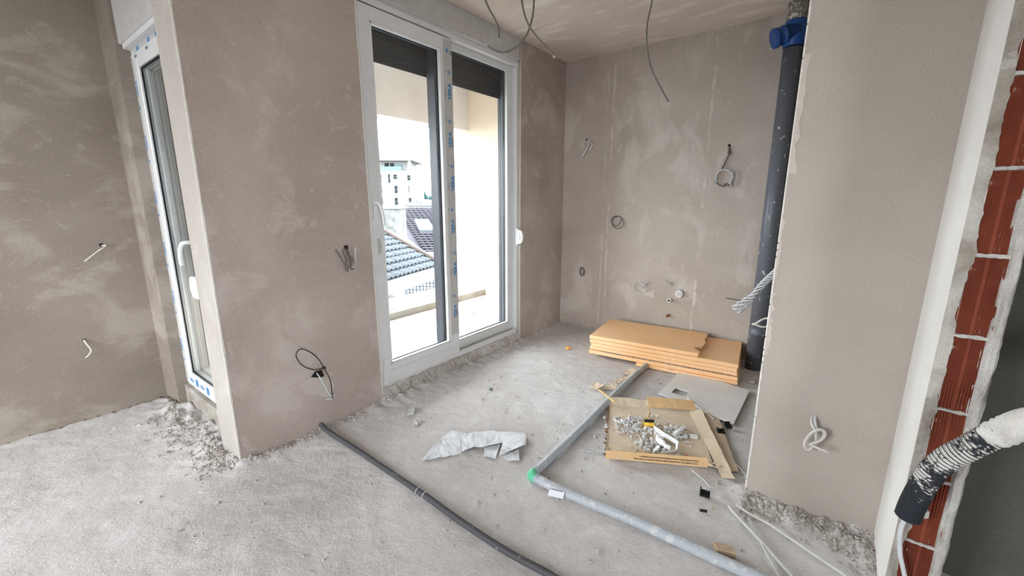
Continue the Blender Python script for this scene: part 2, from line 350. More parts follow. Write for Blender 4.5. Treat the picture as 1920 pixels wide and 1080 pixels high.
K = {
 'c1': [(-1.505, 1.745, 2.404), (-1.495, 1.753, 2.357), (-1.479, 1.765, 2.315), (-1.458, 1.781, 2.272), (-1.444, 1.792, 2.234), (-1.442, 1.793, 2.188)],
 'c2': [(-1.302, 1.774, 2.36), (-1.294, 1.78, 2.316), (-1.282, 1.789, 2.252), (-1.257, 1.808, 2.191), (-1.216, 1.839, 2.135), (-1.183, 1.864, 2.098), (-1.174, 1.871, 2.077)],
 'c3': [(-1.275, 1.857, 2.382), (-1.276, 1.856, 2.336), (-1.28, 1.853, 2.272), (-1.298, 1.839, 2.197), (-1.333, 1.813, 2.14), (-1.381, 1.776, 2.109), (-1.419, 1.748, 2.112), (-1.456, 1.719, 2.135)],
 'c4': [(-0.91, 2.448, 2.491), (-0.915, 2.444, 2.428), (-0.928, 2.434, 2.325), (-0.924, 2.437, 2.22), (-0.902, 2.454, 2.113), (-0.859, 2.487, 2.018), (-0.811, 2.523, 1.932)],
 'lw1': [(-3.66, 0.526, 1.109), (-3.64, 0.543, 1.112), (-3.63, 0.525, 1.097), (-3.63, 0.5, 1.08), (-3.625, 0.431, 1.024)],
 'lw2': [(-3.66, 0.356, 0.531), (-3.64, 0.365, 0.498), (-3.63, 0.375, 0.465), (-3.63, 0.364, 0.44), (-3.63, 0.344, 0.421)],
 'pb1': [(-2.366, 1.398, 1.105), (-2.336, 1.384, 1.076), (-2.326, 1.39, 1.047), (-2.316, 1.386, 0.996), (-2.316, 1.387, 0.966)],
 'pb2': [(-2.366, 1.416, 1.107), (-2.326, 1.397, 1.092), (-2.316, 1.398, 1.047), (-2.311, 1.403, 1.017), (-2.316, 1.387, 0.963)],
 'pb3': [(-2.366, 1.412, 1.101), (-2.336, 1.423, 1.033), (-2.326, 1.39, 0.968), (-2.321, 1.379, 1.003), (-2.321, 1.359, 1.048), (-2.316, 1.324, 1.106)],
 'pb4': [(-2.366, 1.423, 1.11), (-2.336, 1.425, 1.055), (-2.326, 1.435, 1.035), (-2.321, 1.418, 0.998), (-2.321, 1.419, 0.975), (-2.321, 1.435, 0.979)],
 'pb5': [(-2.366, 1.419, 1.1), (-2.341, 1.437, 0.987), (-2.326, 1.45, 0.997), (-2.321, 1.452, 1.054), (-2.321, 1.457, 1.11)],
 'bl1': [(-2.346, 1.197, 0.394), (-2.336, 1.173, 0.449), (-2.326, 1.135, 0.504), (-2.321, 1.089, 0.548), (-2.316, 1.055, 0.563), (-2.316, 1.031, 0.538), (-2.316, 1.041, 0.493), (-2.321, 1.073, 0.449), (-2.326, 1.125, 0.413), (-2.331, 1.166, 0.401), (-2.336, 1.192, 0.398)],
 'bl2': [(-2.336, 1.192, 0.398), (-2.326, 1.214, 0.334), (-2.321, 1.22, 0.277), (-2.321, 1.22, 0.213), (-2.321, 1.222, 0.191)],
 'bl3': [(-2.366, 1.153, 0.383), (-2.326, 1.164, 0.338), (-2.321, 1.185, 0.276), (-2.321, 1.21, 0.214), (-2.326, 1.234, 0.217), (-2.326, 1.218, 0.191), (-2.336, 1.189, 0.196)],
 'blhole': [(-2.356, 1.119, 0.36), (-2.356, 1.148, 0.387), (-2.356, 1.188, 0.384), (-2.356, 1.2, 0.335), (-2.356, 1.157, 0.343)],
 'blpatch': [(-2.356, 1.05, 0.335), (-2.356, 1.126, 0.361), (-2.356, 1.213, 0.33), (-2.356, 1.259, 0.263), (-2.356, 1.233, 0.172), (-2.356, 1.162, 0.222), (-2.356, 1.075, 0.271)],
 'b1a': [(-2.094, 4.03, 1.991), (-2.058, 4.0, 1.944), (-2.09, 3.985, 1.872), (-2.13, 3.985, 1.812)],
 'b1b': [(-2.094, 4.03, 1.985), (-2.029, 4.0, 1.952), (-2.017, 3.99, 1.924), (-2.048, 3.985, 1.885)],
 'b1plate': [(-2.144, 4.02, 1.931)],
 'b2a': [(-0.762, 4.03, 1.837), (-0.753, 4.0, 1.8), (-0.757, 4.0, 1.762), (-0.776, 4.0, 1.707), (-0.803, 4.0, 1.639), (-0.833, 4.0, 1.605), (-0.84, 3.995, 1.556), (-0.81, 3.99, 1.52), (-0.775, 3.99, 1.506), (-0.748, 3.985, 1.527), (-0.712, 3.98, 1.504)],
 'b2b': [(-0.762, 4.03, 1.833), (-0.764, 4.005, 1.78), (-0.746, 4.0, 1.765), (-0.753, 4.0, 1.804)],
 'b2c': [(-0.782, 4.0, 1.642), (-0.743, 3.99, 1.636), (-0.708, 3.99, 1.613), (-0.704, 3.99, 1.565), (-0.721, 3.99, 1.531), (-0.754, 3.995, 1.527), (-0.786, 4.0, 1.506), (-0.82, 3.995, 1.529), (-0.836, 3.99, 1.573), (-0.82, 3.99, 1.621), (-0.779, 3.985, 1.641), (-0.732, 3.98, 1.626), (-0.704, 3.98, 1.586), (-0.716, 3.98, 1.539), (-0.708, 3.98, 1.5)],
 'b3': [(-1.682, 4.03, 1.216), (-1.679, 4.0, 1.175), (-1.71, 4.0, 1.137), (-1.756, 4.0, 1.146), (-1.776, 4.0, 1.188), (-1.755, 4.0, 1.22), (-1.716, 4.0, 1.232), (-1.664, 4.0, 1.207), (-1.64, 3.99, 1.166), (-1.66, 3.99, 1.123), (-1.699, 3.99, 1.111), (-1.745, 3.99, 1.125), (-1.764, 3.99, 1.162), (-1.755, 3.99, 1.21), (-1.705, 3.99, 1.227)],
 'b4': [(-2.103, 4.03, 0.677), (-2.06, 4.0, 0.644), (-2.064, 4.0, 0.591), (-2.096, 4.0, 0.582), (-2.111, 4.0, 0.633), (-2.094, 4.0, 0.676), (-2.062, 3.99, 0.657), (-2.066, 3.99, 0.604), (-2.099, 3.99, 0.612), (-2.1, 3.99, 0.653), (-2.075, 3.99, 0.667)],
 'b5': [(-1.444, 4.03, 0.508), (-1.399, 4.0, 0.557), (-1.361, 3.99, 0.606), (-1.402, 3.99, 0.585), (-1.46, 4.0, 0.588), (-1.496, 4.0, 0.55), (-1.488, 4.0, 0.508), (-1.432, 4.0, 0.488), (-1.381, 3.99, 0.502), (-1.367, 3.99, 0.541), (-1.386, 3.99, 0.577), (-1.408, 3.99, 0.585)],
 'b6': [(-1.124, 4.03, 0.613), (-1.134, 4.0, 0.606), (-1.151, 3.99, 0.606), (-1.174, 3.98, 0.62), (-1.203, 3.97, 0.644)],
 'plug': [(-1.054, 3.98, 0.524)],
 'outlet': [(-1.138, 3.97, 0.451)],
 'copper': [(-1.146, 4.02, 0.3), (-1.142, 3.99, 0.297), (-1.158, 3.98, 0.286)],
 'tw0': [(-0.17, 2.32, 1.072), (-0.193, 2.32, 1.042), (-0.216, 2.32, 1.01), (-0.239, 2.32, 0.973), (-0.26, 2.32, 0.93), (-0.289, 2.32, 0.895), (-0.329, 2.32, 0.847)],
 'tw1': [(-0.168, 2.326, 1.082), (-0.193, 2.326, 1.051), (-0.22, 2.326, 0.998), (-0.236, 2.326, 0.983), (-0.264, 2.326, 0.919), (-0.286, 2.326, 0.901), (-0.324, 2.326, 0.853)],
 'tw2': [(-0.174, 2.332, 1.06), (-0.195, 2.332, 1.029), (-0.214, 2.332, 1.019), (-0.244, 2.332, 0.959), (-0.257, 2.332, 0.936), (-0.294, 2.332, 0.886), (-0.338, 2.332, 0.838)],
 'tw3': [(-0.164, 2.338, 1.063), (-0.19, 2.338, 1.031), (-0.225, 2.338, 1.014), (-0.233, 2.338, 0.962), (-0.269, 2.338, 0.932), (-0.284, 2.338, 0.888), (-0.321, 2.338, 0.841)],
 'twx': [(-0.237, 2.31, 0.962), (-0.251, 2.31, 0.925), (-0.267, 2.31, 0.906), (-0.29, 2.31, 0.9), (-0.333, 2.31, 0.902), (-0.38, 2.31, 0.903)],
 'lp': [(-0.144, 2.3, 0.853), (-0.185, 2.3, 0.832), (-0.211, 2.3, 0.82), (-0.232, 2.3, 0.799), (-0.247, 2.3, 0.791), (-0.231, 2.3, 0.791), (-0.207, 2.3, 0.785), (-0.18, 2.3, 0.787), (-0.136, 2.3, 0.79)],
 'k1': [(0.041, 2.11, 0.479), (0.041, 2.09, 0.463), (0.046, 2.07, 0.449), (0.059, 2.06, 0.436), (0.065, 2.06, 0.405), (0.067, 2.055, 0.383), (0.059, 2.05, 0.365), (0.05, 2.05, 0.346), (0.037, 2.05, 0.346), (0.029, 2.05, 0.366), (0.035, 2.05, 0.394), (0.046, 2.05, 0.421), (0.062, 2.055, 0.439), (0.081, 2.06, 0.446), (0.092, 2.06, 0.435), (0.089, 2.055, 0.414), (0.074, 2.05, 0.393), (0.05, 2.045, 0.374), (0.081, 2.035, 0.371), (0.112, 2.03, 0.369)],
 'k2': [(0.052, 2.11, 0.483), (0.053, 2.08, 0.467), (0.062, 2.07, 0.442), (0.078, 2.07, 0.44), (0.091, 2.07, 0.428), (0.085, 2.07, 0.403), (0.067, 2.065, 0.381), (0.051, 2.06, 0.364)],
 'cond': [(0.319, 1.705, 0.392), (0.323, 1.7, 0.444), (0.332, 1.69, 0.514), (0.345, 1.675, 0.589), (0.367, 1.66, 0.65), (0.396, 1.65, 0.698), (0.423, 1.64, 0.744), (0.454, 1.63, 0.786), (0.487, 1.62, 0.828)],
 'ps1': [(-1.603, 1.296, 0.01), (-1.695, 1.523, 0.01), (-1.692, 1.62, 0.01), (-1.638, 1.634, 0.01), (-1.483, 1.486, 0.01), (-1.53, 1.408, 0.01), (-1.554, 1.375, 0.01)],
 'ps2': [(-1.629, 1.627, 0.012), (-1.553, 1.695, 0.012), (-1.469, 1.763, 0.012), (-1.397, 1.738, 0.012), (-1.348, 1.702, 0.015), (-1.411, 1.589, 0.02), (-1.456, 1.556, 0.02), (-1.481, 1.488, 0.012)],
 'ps3': [(-1.47, 1.754, 0.014), (-1.318, 1.858, 0.014), (-1.265, 1.808, 0.02), (-1.23, 1.752, 0.014), (-1.238, 1.721, 0.02), (-1.289, 1.584, 0.014), (-1.355, 1.697, 0.014)],
 'ps4': [(-1.419, 1.607, 0.008), (-1.366, 1.687, 0.008), (-1.315, 1.59, 0.008), (-1.301, 1.564, 0.008), (-1.368, 1.544, 0.008)],
 'ps5': [(-1.278, 1.6, 0.006), (-1.248, 1.707, 0.006), (-1.186, 1.628, 0.006), (-1.236, 1.59, 0.006)],
 'sp1': [(-0.917, 1.505, 0.035), (-0.844, 1.525, 0.04), (-0.845, 1.509, 0.012), (-0.915, 1.488, 0.012)],
 'tp1': [(-2.107, 1.624, 0.012), (-2.082, 1.662, 0.012), (-2.029, 1.604, 0.012), (-2.051, 1.569, 0.012)],
 'clip1': [(-0.349, 2.675, 0.015)],
 'clip2': [(-0.37, 2.583, 0.015)],
 'clip3': [(-0.335, 1.945, 0.01), (-0.297, 1.947, 0.01)],
 'clip4': [(-0.311, 1.826, 0.008), (-0.282, 1.839, 0.008), (-0.266, 1.868, 0.008)],
 'bchunk': [(-0.208, 1.628, 0.02), (-0.14, 1.65, 0.02)],
 'spike': [(0.116, 1.715, 0.02)],
 'condcab': [(0.322, 1.72, 0.39), (0.314, 1.72, 0.345), (0.315, 1.72, 0.294), (0.325, 1.72, 0.236), (0.341, 1.72, 0.182), (0.352, 1.72, 0.135)],
 'card1': [(-1.2, 3.08, 0.01), (-1.187, 3.185, 0.01), (-1.155, 3.207, 0.02), (-1.116, 3.141, 0.02), (-1.146, 3.081, 0.01), (-1.182, 3.081, 0.005)],
 'card2': [(-1.286, 2.68, 0.01), (-1.283, 2.761, 0.02), (-1.211, 2.77, 0.015), (-1.174, 2.832, 0.02), (-1.154, 2.967, 0.03), (-1.107, 3.092, 0.03), (-1.112, 2.949, 0.03), (-1.134, 2.839, 0.02), (-1.131, 2.753, 0.01), (-1.208, 2.717, 0.01)],
 'stick': [(-1.231, 2.683, 0.012), (-1.008, 2.475, 0.06)],
 'yel': [(-0.739, 2.378, 0.03)],
 'strip1': [(-0.7, 2.348, 0.04), (-0.617, 2.274, 0.06), (-0.536, 2.254, 0.05), (-0.526, 2.204, 0.03), (-0.587, 2.12, 0.03)],
 'bag': [(-0.587, 2.357, 0.02), (-0.571, 2.401, 0.04), (-0.554, 2.474, 0.04)],
 'metal': [(-0.59, 2.149, 0.02), (-0.461, 2.198, 0.02)],
 'bag2': [(-0.623, 2.117, 0.02), (-0.613, 2.163, 0.04)],
 'twine': [(-0.781, 2.383, 0.02), (-0.777, 2.446, 0.03), (-0.795, 2.539, 0.02), (-0.816, 2.577, 0.02)],
 'chip2': [(-0.489, 2.424, 0.01)],
 'v1': [(-0.209, 1.921, 0.01), (-0.192, 1.9, 0.01), (-0.123, 1.835, 0.01), (-0.056, 1.773, 0.01), (0.047, 1.669, 0.01)],
 'v2': [(-0.182, 1.942, 0.015), (-0.125, 1.923, 0.01), (-0.052, 1.908, 0.01), (0.019, 1.875, 0.01), (0.121, 1.826, 0.01), (0.211, 1.785, 0.01)],
 'v3': [(-0.123, 1.898, 0.02), (-0.071, 1.793, 0.02), (-0.033, 1.722, 0.02), (0.015, 1.633, 0.02)],
 'v4': [(-0.106, 1.927, 0.02), (-0.053, 1.912, 0.015), (0.019, 1.878, 0.01)],
 'rod': [(-0.421, 2.096, 0.02), (-0.348, 2.066, 0.008), (-0.313, 2.036, 0.005), (-0.283, 2.045, 0.005), (-0.296, 2.102, 0.01)],
 'rod2': [(-0.963, 1.918, 0.006), (-0.829, 1.965, 0.008)],
 'cord': [(-0.653, 2.905, 0.01), (-0.434, 2.706, 0.015)],
 'wirebits': [(-0.238, 2.295, 0.005), (-0.194, 2.24, 0.005), (-0.173, 2.178, 0.005), (-0.169, 2.107, 0.005)],
}
# ---------------------------------------------------------------- room shell
X0, XL, YB, YP, ZC = -2.356, -3.66, 4.02, 2.10, 2.76     # window wall, left wall, back wall, pillar face, ceiling
YR = 0.705                                                # face of the return wall with the narrow balcony door
XP = 0.307                                                # face of the partition beside the pillar

def seg_d(x, y, a, b):
    ax, ay = a; bx, by = b; dx, dy = bx - ax, by - ay
    t = max(0, min(1, ((x - ax) * dx + (y - ay) * dy) / (dx * dx + dy * dy)))
    return math.hypot(x - ax - t * dx, y - ay - t * dy)
EDGES = [((XL, -2.6), (XL, YR), .07, .014), ((XL, YR), (-3.37, YR), .06, .015), ((-3.37, .74), (-2.60, .74), .20, .075),
         ((-2.606, YR), (X0, YR), .08, .022), ((X0, YR), (X0, 1.6), .06, .016), ((X0 - .03, 1.6), (X0 - .03, 3.23), .15, .036),
         ((X0, 3.23), (X0, YB), .05, .012), ((X0, YB), (XP, YB), .05, .010), ((-.168, YP), (XP, YP), .15, .036), ((XP, 1.75), (XP, YP), .09, .018)]
def floor_z(x, y):
    p = Vector((x, y, 0))
    z = .006 * noise.noise(p * 2.1) + .0045 * noise.noise(p * 9) + .0035 * noise.noise(p * 24)
    for a, b, w, h in EDGES:
        d = seg_d(x, y, a, b)
        if d < w * 1.6:
            k = max(0, 1 - d / (w * 1.6)) ** 1.6
            z += h * k * (.6 + .5 * noise.noise(p * 13) + .55 * noise.noise(p * 24))
    return z
def grid_floor():
    vs = []; fs = []
    x0, x1, y0, y1, st = -3.75, .56, -.30, 4.06, .019
    nx = int((x1 - x0) / st) + 1; ny = int((y1 - y0) / st) + 1
    for j in range(ny):
        for i in range(nx):
            x = x0 + i * st; y = y0 + j * st; vs.append((x, y, floor_z(x, y)))
    for j in range(ny - 1):
        for i in range(nx - 1):
            a = j * nx + i; fs.append((a, a + 1, a + nx + 1, a + nx))
    m = MB(); m.v = vs; m.f = fs
    xe = x0 + (nx - 1) * st; ye = y0 + (ny - 1) * st
    m.add([(x0, -2.8, 0), (3.2, -2.8, 0), (3.2, y0, 0), (x0, y0, 0)], [(0, 1, 2, 3)])
    m.add([(xe, y0, 0), (3.2, y0, 0), (3.2, ye, 0), (xe, ye, 0)], [(0, 1, 2, 3)])
    me = bpy.data.meshes.new('floor'); me.from_pydata(m.v, [], m.f); me.materials.append(M['floor'])
    for p in me.polygons: p.use_smooth = True
    o = bpy.data.objects.new('floor', me); COL.objects.link(o); return struct(o)
grid_floor()
struct(MB().box(-4.0, 3.2, -2.8, 4.27, -.25, -.04).build('floor_slab', M['cement']))
struct(MB().box(XL - .2, 3.2, -2.8, YB + .25, ZC, ZC + .25).build('ceiling', M['ceil']))
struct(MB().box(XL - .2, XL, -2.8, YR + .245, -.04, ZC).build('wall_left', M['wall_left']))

# return wall: narrow strip left of the balcony door, lintel above and sill below it
w = MB(); w.box(XL, -3.37, YR, .95, -.04, ZC); w.box(-3.37, -2.606, .90, .95, 2.52, ZC)
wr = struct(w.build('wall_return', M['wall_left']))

# window wall: pier, strip at right, sill
w = MB(); w.box(X0 - .25, X0, YR, 1.603, -.04, ZC); w.box(X0 - .25, X0, 3.232, YB, -.04, ZC)
w.box(X0 - .25, X0 - .02, 1.603, 3.232, -.04, .085); w.box(X0 - .25, X0 - .18, 1.603, 3.232, 2.58, ZC)
ww = struct(w.build('wall_window', M['wall_win']))
struct(MB().box(X0 - .249, X0 + .0005, YR - .004, YR, 0, ZC).build('reveal_plaster', M['strip'], ww))
struct(MB().box(X0 - .0485, X0 - .001, 3.229, 3.232, .03, ZC).build('reveal_plaster', M['strip'], ww))
for (x, y) in ((X0 - .001, YR - .003), (X0 - .001, 1.601), (X0 - .001, 3.234)):
    b = MB(); n = 40; vs = []
    for k in range(n):
        z0 = .02 + k * (ZC - .02) / n; z1 = z0 + (ZC - .02) / n
        wd = .003 + .003 * abs(noise.noise(Vector((x, y, k * .7))))
        b.box(x - wd, x + .002, y - wd, y + wd, z0, z1)
    b.build('corner_bead', M['bead'], ww)
struct(MB().box(X0 - .25, 2.0, YB, YB + .25, -.04, ZC).build('wall_back', M['wall_back']))

# pillar slab boxing in the drain, with a zinc bead on its free edge
wp = struct(MB().box(-.168, XP + .02, YP, YP + .12, -.04, ZC).build('wall_pillar', M['pillar']))
b = MB(); rnd = random.Random(3)
for k in range(90):
    z0 = .02 + k * .03; wd = .0022 + .002 * rnd.random() * (rnd.random() > .3)
    b.box(-.171, -.168 + wd, YP - .002, YP + .03, z0, z0 + (.03 if rnd.random() > .25 else .022))
b.build('corner_bead', M['bead'], wp)
# cracked plaster lips along the pillar edge
b = MB()
for (z0, z1, wmax) in ((1.50, 1.95, .03), (1.05, 1.32, .014), (.72, 1.0, .022), (.2, .5, .008)):
    n = 16; poly = [(-.166, YP - .0025, z0 + (z1 - z0) * k / n) for k in range(n + 1)]
    poly += [(-.166 + wmax * (.25 + rnd.random() * .75), YP - .0025, z1 - (z1 - z0) * k / n) for k in range(n + 1)]
    b.prism(poly, (0, .003, 0))
b.build('plaster_flake', M['patch'], wp)

# partition with its raw brick end
YE = 1.752
wpart = struct(MB().box(XP + .03, .405, YE + .006, YB, -.04, ZC).build('wall_partition', M['cement']))
struct(MB().box(XP, XP + .03, YE + .002, YP + .001, -.04, ZC).build('white_plaster_face', M['white_jamb'], wpart))
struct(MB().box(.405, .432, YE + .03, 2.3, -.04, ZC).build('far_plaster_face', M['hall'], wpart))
def brick_mesh(h):
    m = MB(); xs0, xs1 = .326, .412; n = 25; prof = []
    for i in range(n + 1):
        x = xs0 + (xs1 - xs0) * i / n
        u = (x - xs0) / (xs1 - xs0)
        groove = 0 if u < .08 or u > .92 or .44 < u < .54 else (.0042 if i % 2 else 0)
        prof.append((x, YE - .001 + groove, 0))
    poly = prof + [(xs1, YE + .05, 0), (xs0, YE + .05, 0)]
    return m.prism(poly, (0, 0, h))
proto = None; rnd = random.Random(11)
for k in range(12):
    z = -.202 + k * .2405
    if proto is None: proto = brick_mesh(.2285).build('brick', M['brick'], wpart); o = proto
    else: o = proto.copy(); COL.objects.link(o)
    o.location = (rnd.uniform(-.002, .002), rnd.uniform(-.002, .002), z + .006)
# mortar beds between the bricks
for k in range(12):
    z = -.202 + k * .2405; m = MB(); n = 10; poly = []
    for i in range(n + 1): poly.append((.318 + .09 * i / n, YE - .0015, z - .004 + rnd.uniform(-.002, .002)))
    for i in range(n + 1): poly.append((.408 - .09 * i / n, YE - .0015, z + .005 + rnd.uniform(-.0025, .0025)))
    m.prism(poly, (0, .02, 0)).build('mortar_bed', M['rim'], wpart)
# ragged plaster edges left and right of the bricks
def ragged(xa, xb, amp, thick, seed, n=260):
    m = MB(); vs = []; fs = []
    for k in range(n + 1):
        z = -.02 + (ZC + .02) * k / n
        e = xb + amp * noise.noise(Vector((seed, z * 6, 0))) + amp * .6 * noise.noise(Vector((seed + 3, z * 22, 0))) + amp * .4 * noise.noise(Vector((seed + 9, z * 70, 0)))
        q = .5 * thick * noise.noise(Vector((seed + 5, z * 25, 0))) + .3 * thick * noise.noise(Vector((seed + 6, z * 70, 0)))
        vs += [(xa, YE + .004, z), (xa + .001, YE - thick * .8 - q * .4, z), ((xa + e) / 2, YE - thick - q, z), (e - .002, YE - thick * .5, z), (e, YE + .004, z)]
    for k in range(n):
        for i in range(4):
            a = k * 5 + i; fs.append((a, a + 1, a + 6, a + 5))
    return m.add(vs, fs)
ragged(XP, .338, .009, .006, 1.3).build('plaster_edge', M['cement'], wpart)
def rim():
    m = MB(); vs = []; fs = []; n = 300; k_ = 8
    for k in range(n + 1):
        z = -.02 + (ZC + .02) * k / n
        a = .400 + .008 * noise.noise(Vector((4, z * 7, 0))) + .002 * noise.noise(Vector((7, z * 30, 0)))
        b = .440 + .006 * noise.noise(Vector((2, z * 9, 0))) + .002 * noise.noise(Vector((1, z * 40, 0)))
        for i in range(k_):
            u = i / (k_ - 1); bul = math.sin(u * math.pi) ** .6 * .012
            bul *= .75 + .9 * noise.noise(Vector((u * 7, z * 7, 2))) + .3 * noise.noise(Vector((u * 9, z * 40, 5)))
            y = YE + .004 - bul + max(0, u - .7) * .08
            vs.append((a + (b - a) * u, y, z))
    for k in range(n):
        for i in range(k_ - 1):
            q = k * k_ + i; fs.append((q, q + 1, q + k_ + 1, q + k_))
    return m.add(vs, fs)
rim().build('plaster_rim', M['rim'], wpart)
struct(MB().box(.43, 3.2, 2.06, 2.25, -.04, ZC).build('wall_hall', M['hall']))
w = MB(); w.box(3.0, 3.2, -2.8, -2.1, -.04, ZC); w.box(3.0, 3.2, -.5, 2.25, -.04, ZC); w.box(3.0, 3.2, -2.1, -.5, -.04, .55); w.box(3.0, 3.2, -2.1, -.5, 2.25, ZC)  # side opening is unseen, added to brighten the pier and window wall
struct(w.build('wall_right', M['wall_left']))
# rear wall with the large window opening that lights the room
w = MB(); w.box(XL, -3.3, -2.8, -2.6, -.04, ZC); w.box(-1.4, 3.0, -2.8, -2.6, -.04, ZC)
w.box(-3.3, -1.4, -2.8, -2.6, -.04, .35); w.box(-3.3, -1.4, -2.8, -2.6, 2.45, ZC)
struct(w.build('wall_rear', M['wall_left']))

# ---------------------------------------------------------------- rubble where the walls meet the screed
def rubble(name, segs, seed, mat='rubble'):
    m = MB(); r_ = random.Random(seed)
    for (a, b, wd, n, rad) in segs:
        for _ in range(n):
            t = r_.random(); d = abs(r_.gauss(0, .5)) * wd
            ex, ey = b[0] - a[0], b[1] - a[1]; L_ = math.hypot(ex, ey); nx, ny = -ey / L_, ex / L_
            x = a[0] + ex * t + nx * d; y = a[1] + ey * t + ny * d
            rr = rad * (.35 + r_.random() ** 2.2 * 1.3)
            m.chunk((x, y, floor_z(x, y) + rr * .25), rr, r_)
    return tag(m.build(name, M[mat]), kind='stuff')
tag(rubble('rubble_line', [((XL, YR), (XL, -2.0), -.035, 900, .0080), ((-3.37, YR - .02), (XL, YR - .02), -.05, 110, .008)], 1, 'rubble_dark'),
    'crumbled mortar line along the foot of the left wall', 'rubble')
tag(rubble('rubble_line', [((-2.62, .70), (-3.36, .70), .17, 900, .0075), ((X0, .69), (-2.61, .69), .13, 420, .007), ((X0, 1.6), (X0 + .0, YR), .06, 320, .007)], 2),
    'mortar crumbs under the narrow balcony door and around the pier foot', 'rubble')
tag(rubble('rubble_line', [((X0 - .01, 3.22), (X0 - .01, 1.61), .06, 480, .0075), ((X0, YB), (X0, 3.24), .04, 60, .010), ((-1.6, YB), (X0, YB), .03, 45, .010)], 3),
    'mortar crumbs along the sill of the sliding door', 'rubble')
tag(rubble('rubble_line', [((XP, YP - .01), (-.168, YP - .01), .14, 700, .007), ((XP - .005, 1.70), (XP - .005, YP), .08, 160, .007), ((-.17, YP + .1), (-.17, YP - .2), .08, 70, .009)], 4),
    'plaster crumbs piled along the foot of the pillar', 'rubble')
m = MB(); r_ = random.Random(21)
for _ in range(2600):
    x = r_.uniform(-3.5, .2); y = r_.uniform(0.2, 3.95)
    if x < X0 + .06 and y > .62: continue
    if x > -.18 and y > 2.0: continue
    rr = .0016 + .0075 * r_.random() ** 5
    m.chunk((x, y, floor_z(x, y) + rr * .3), rr, r_)
tag(m.build('floor_crumbs', M['rubble']), 'fine plaster crumbs scattered over the whole screed floor', 'rubble', kind='stuff')

# raw concrete sill under the sliding door
m = MB(); n = 70; vs = []; fs = []
for k in range(n + 1):
    y = 1.606 + (3.228 - 1.606) * k / n
    for j, (x, z) in enumerate(((X0 - .06, .098), (X0 - .008, .094), (X0 + .0, .06), (X0 + .006, .03), (X0 + .010, -.02))):
        p = Vector((j * .3, y * 22, 1))
        vs.append((x + (.007 * noise.noise(p) + .009 * noise.noise(p * 2.9)) * (j > 0), y, z + .008 * noise.noise(p * 1.7) * (j > 0)))
for k in range(n):
    for j in range(4): a = k * 5 + j; fs.append((a, a + 1, a + 6, a + 5))
m.add(vs, fs); struct(m.build('trim_1', M['rubble']))
m = MB(); m.box(-3.37, -2.606, .75, .95, -.04, .165)
struct(m.build('trim_2', M['cement']))

# ---------------------------------------------------------------- lettering
def lettering(name, text, size, mat, origin, xdir, ydir, parent, bold=.0, spacing=1.0):
    cu = bpy.data.curves.new(name, 'FONT'); cu.body = text; cu.size = size; cu.offset = bold; cu.extrude = .0003
    cu.space_character = spacing; cu.resolution_u = 2
    tmp = bpy.data.objects.new(name + '_tmp', cu); COL.objects.link(tmp)
    bpy.context.view_layer.update()
    me = bpy.data.meshes.new_from_object(tmp.evaluated_get(bpy.context.evaluated_depsgraph_get()))
    bpy.data.objects.remove(tmp)
    X = Vector(xdir).normalized(); Yv = Vector(ydir).normalized(); Z = X.cross(Yv)
    me.transform(Matrix(((X.x, Yv.x, Z.x, origin[0]), (X.y, Yv.y, Z.y, origin[1]), (X.z, Yv.z, Z.z, origin[2]), (0, 0, 0, 1))))
    me.materials.clear(); me.materials.append(mat); me.name = name
    o = bpy.data.objects.new(name, me); COL.objects.link(o)
    if parent: o.parent = parent; o.matrix_parent_inverse = parent.matrix_world.inverted()
    return o

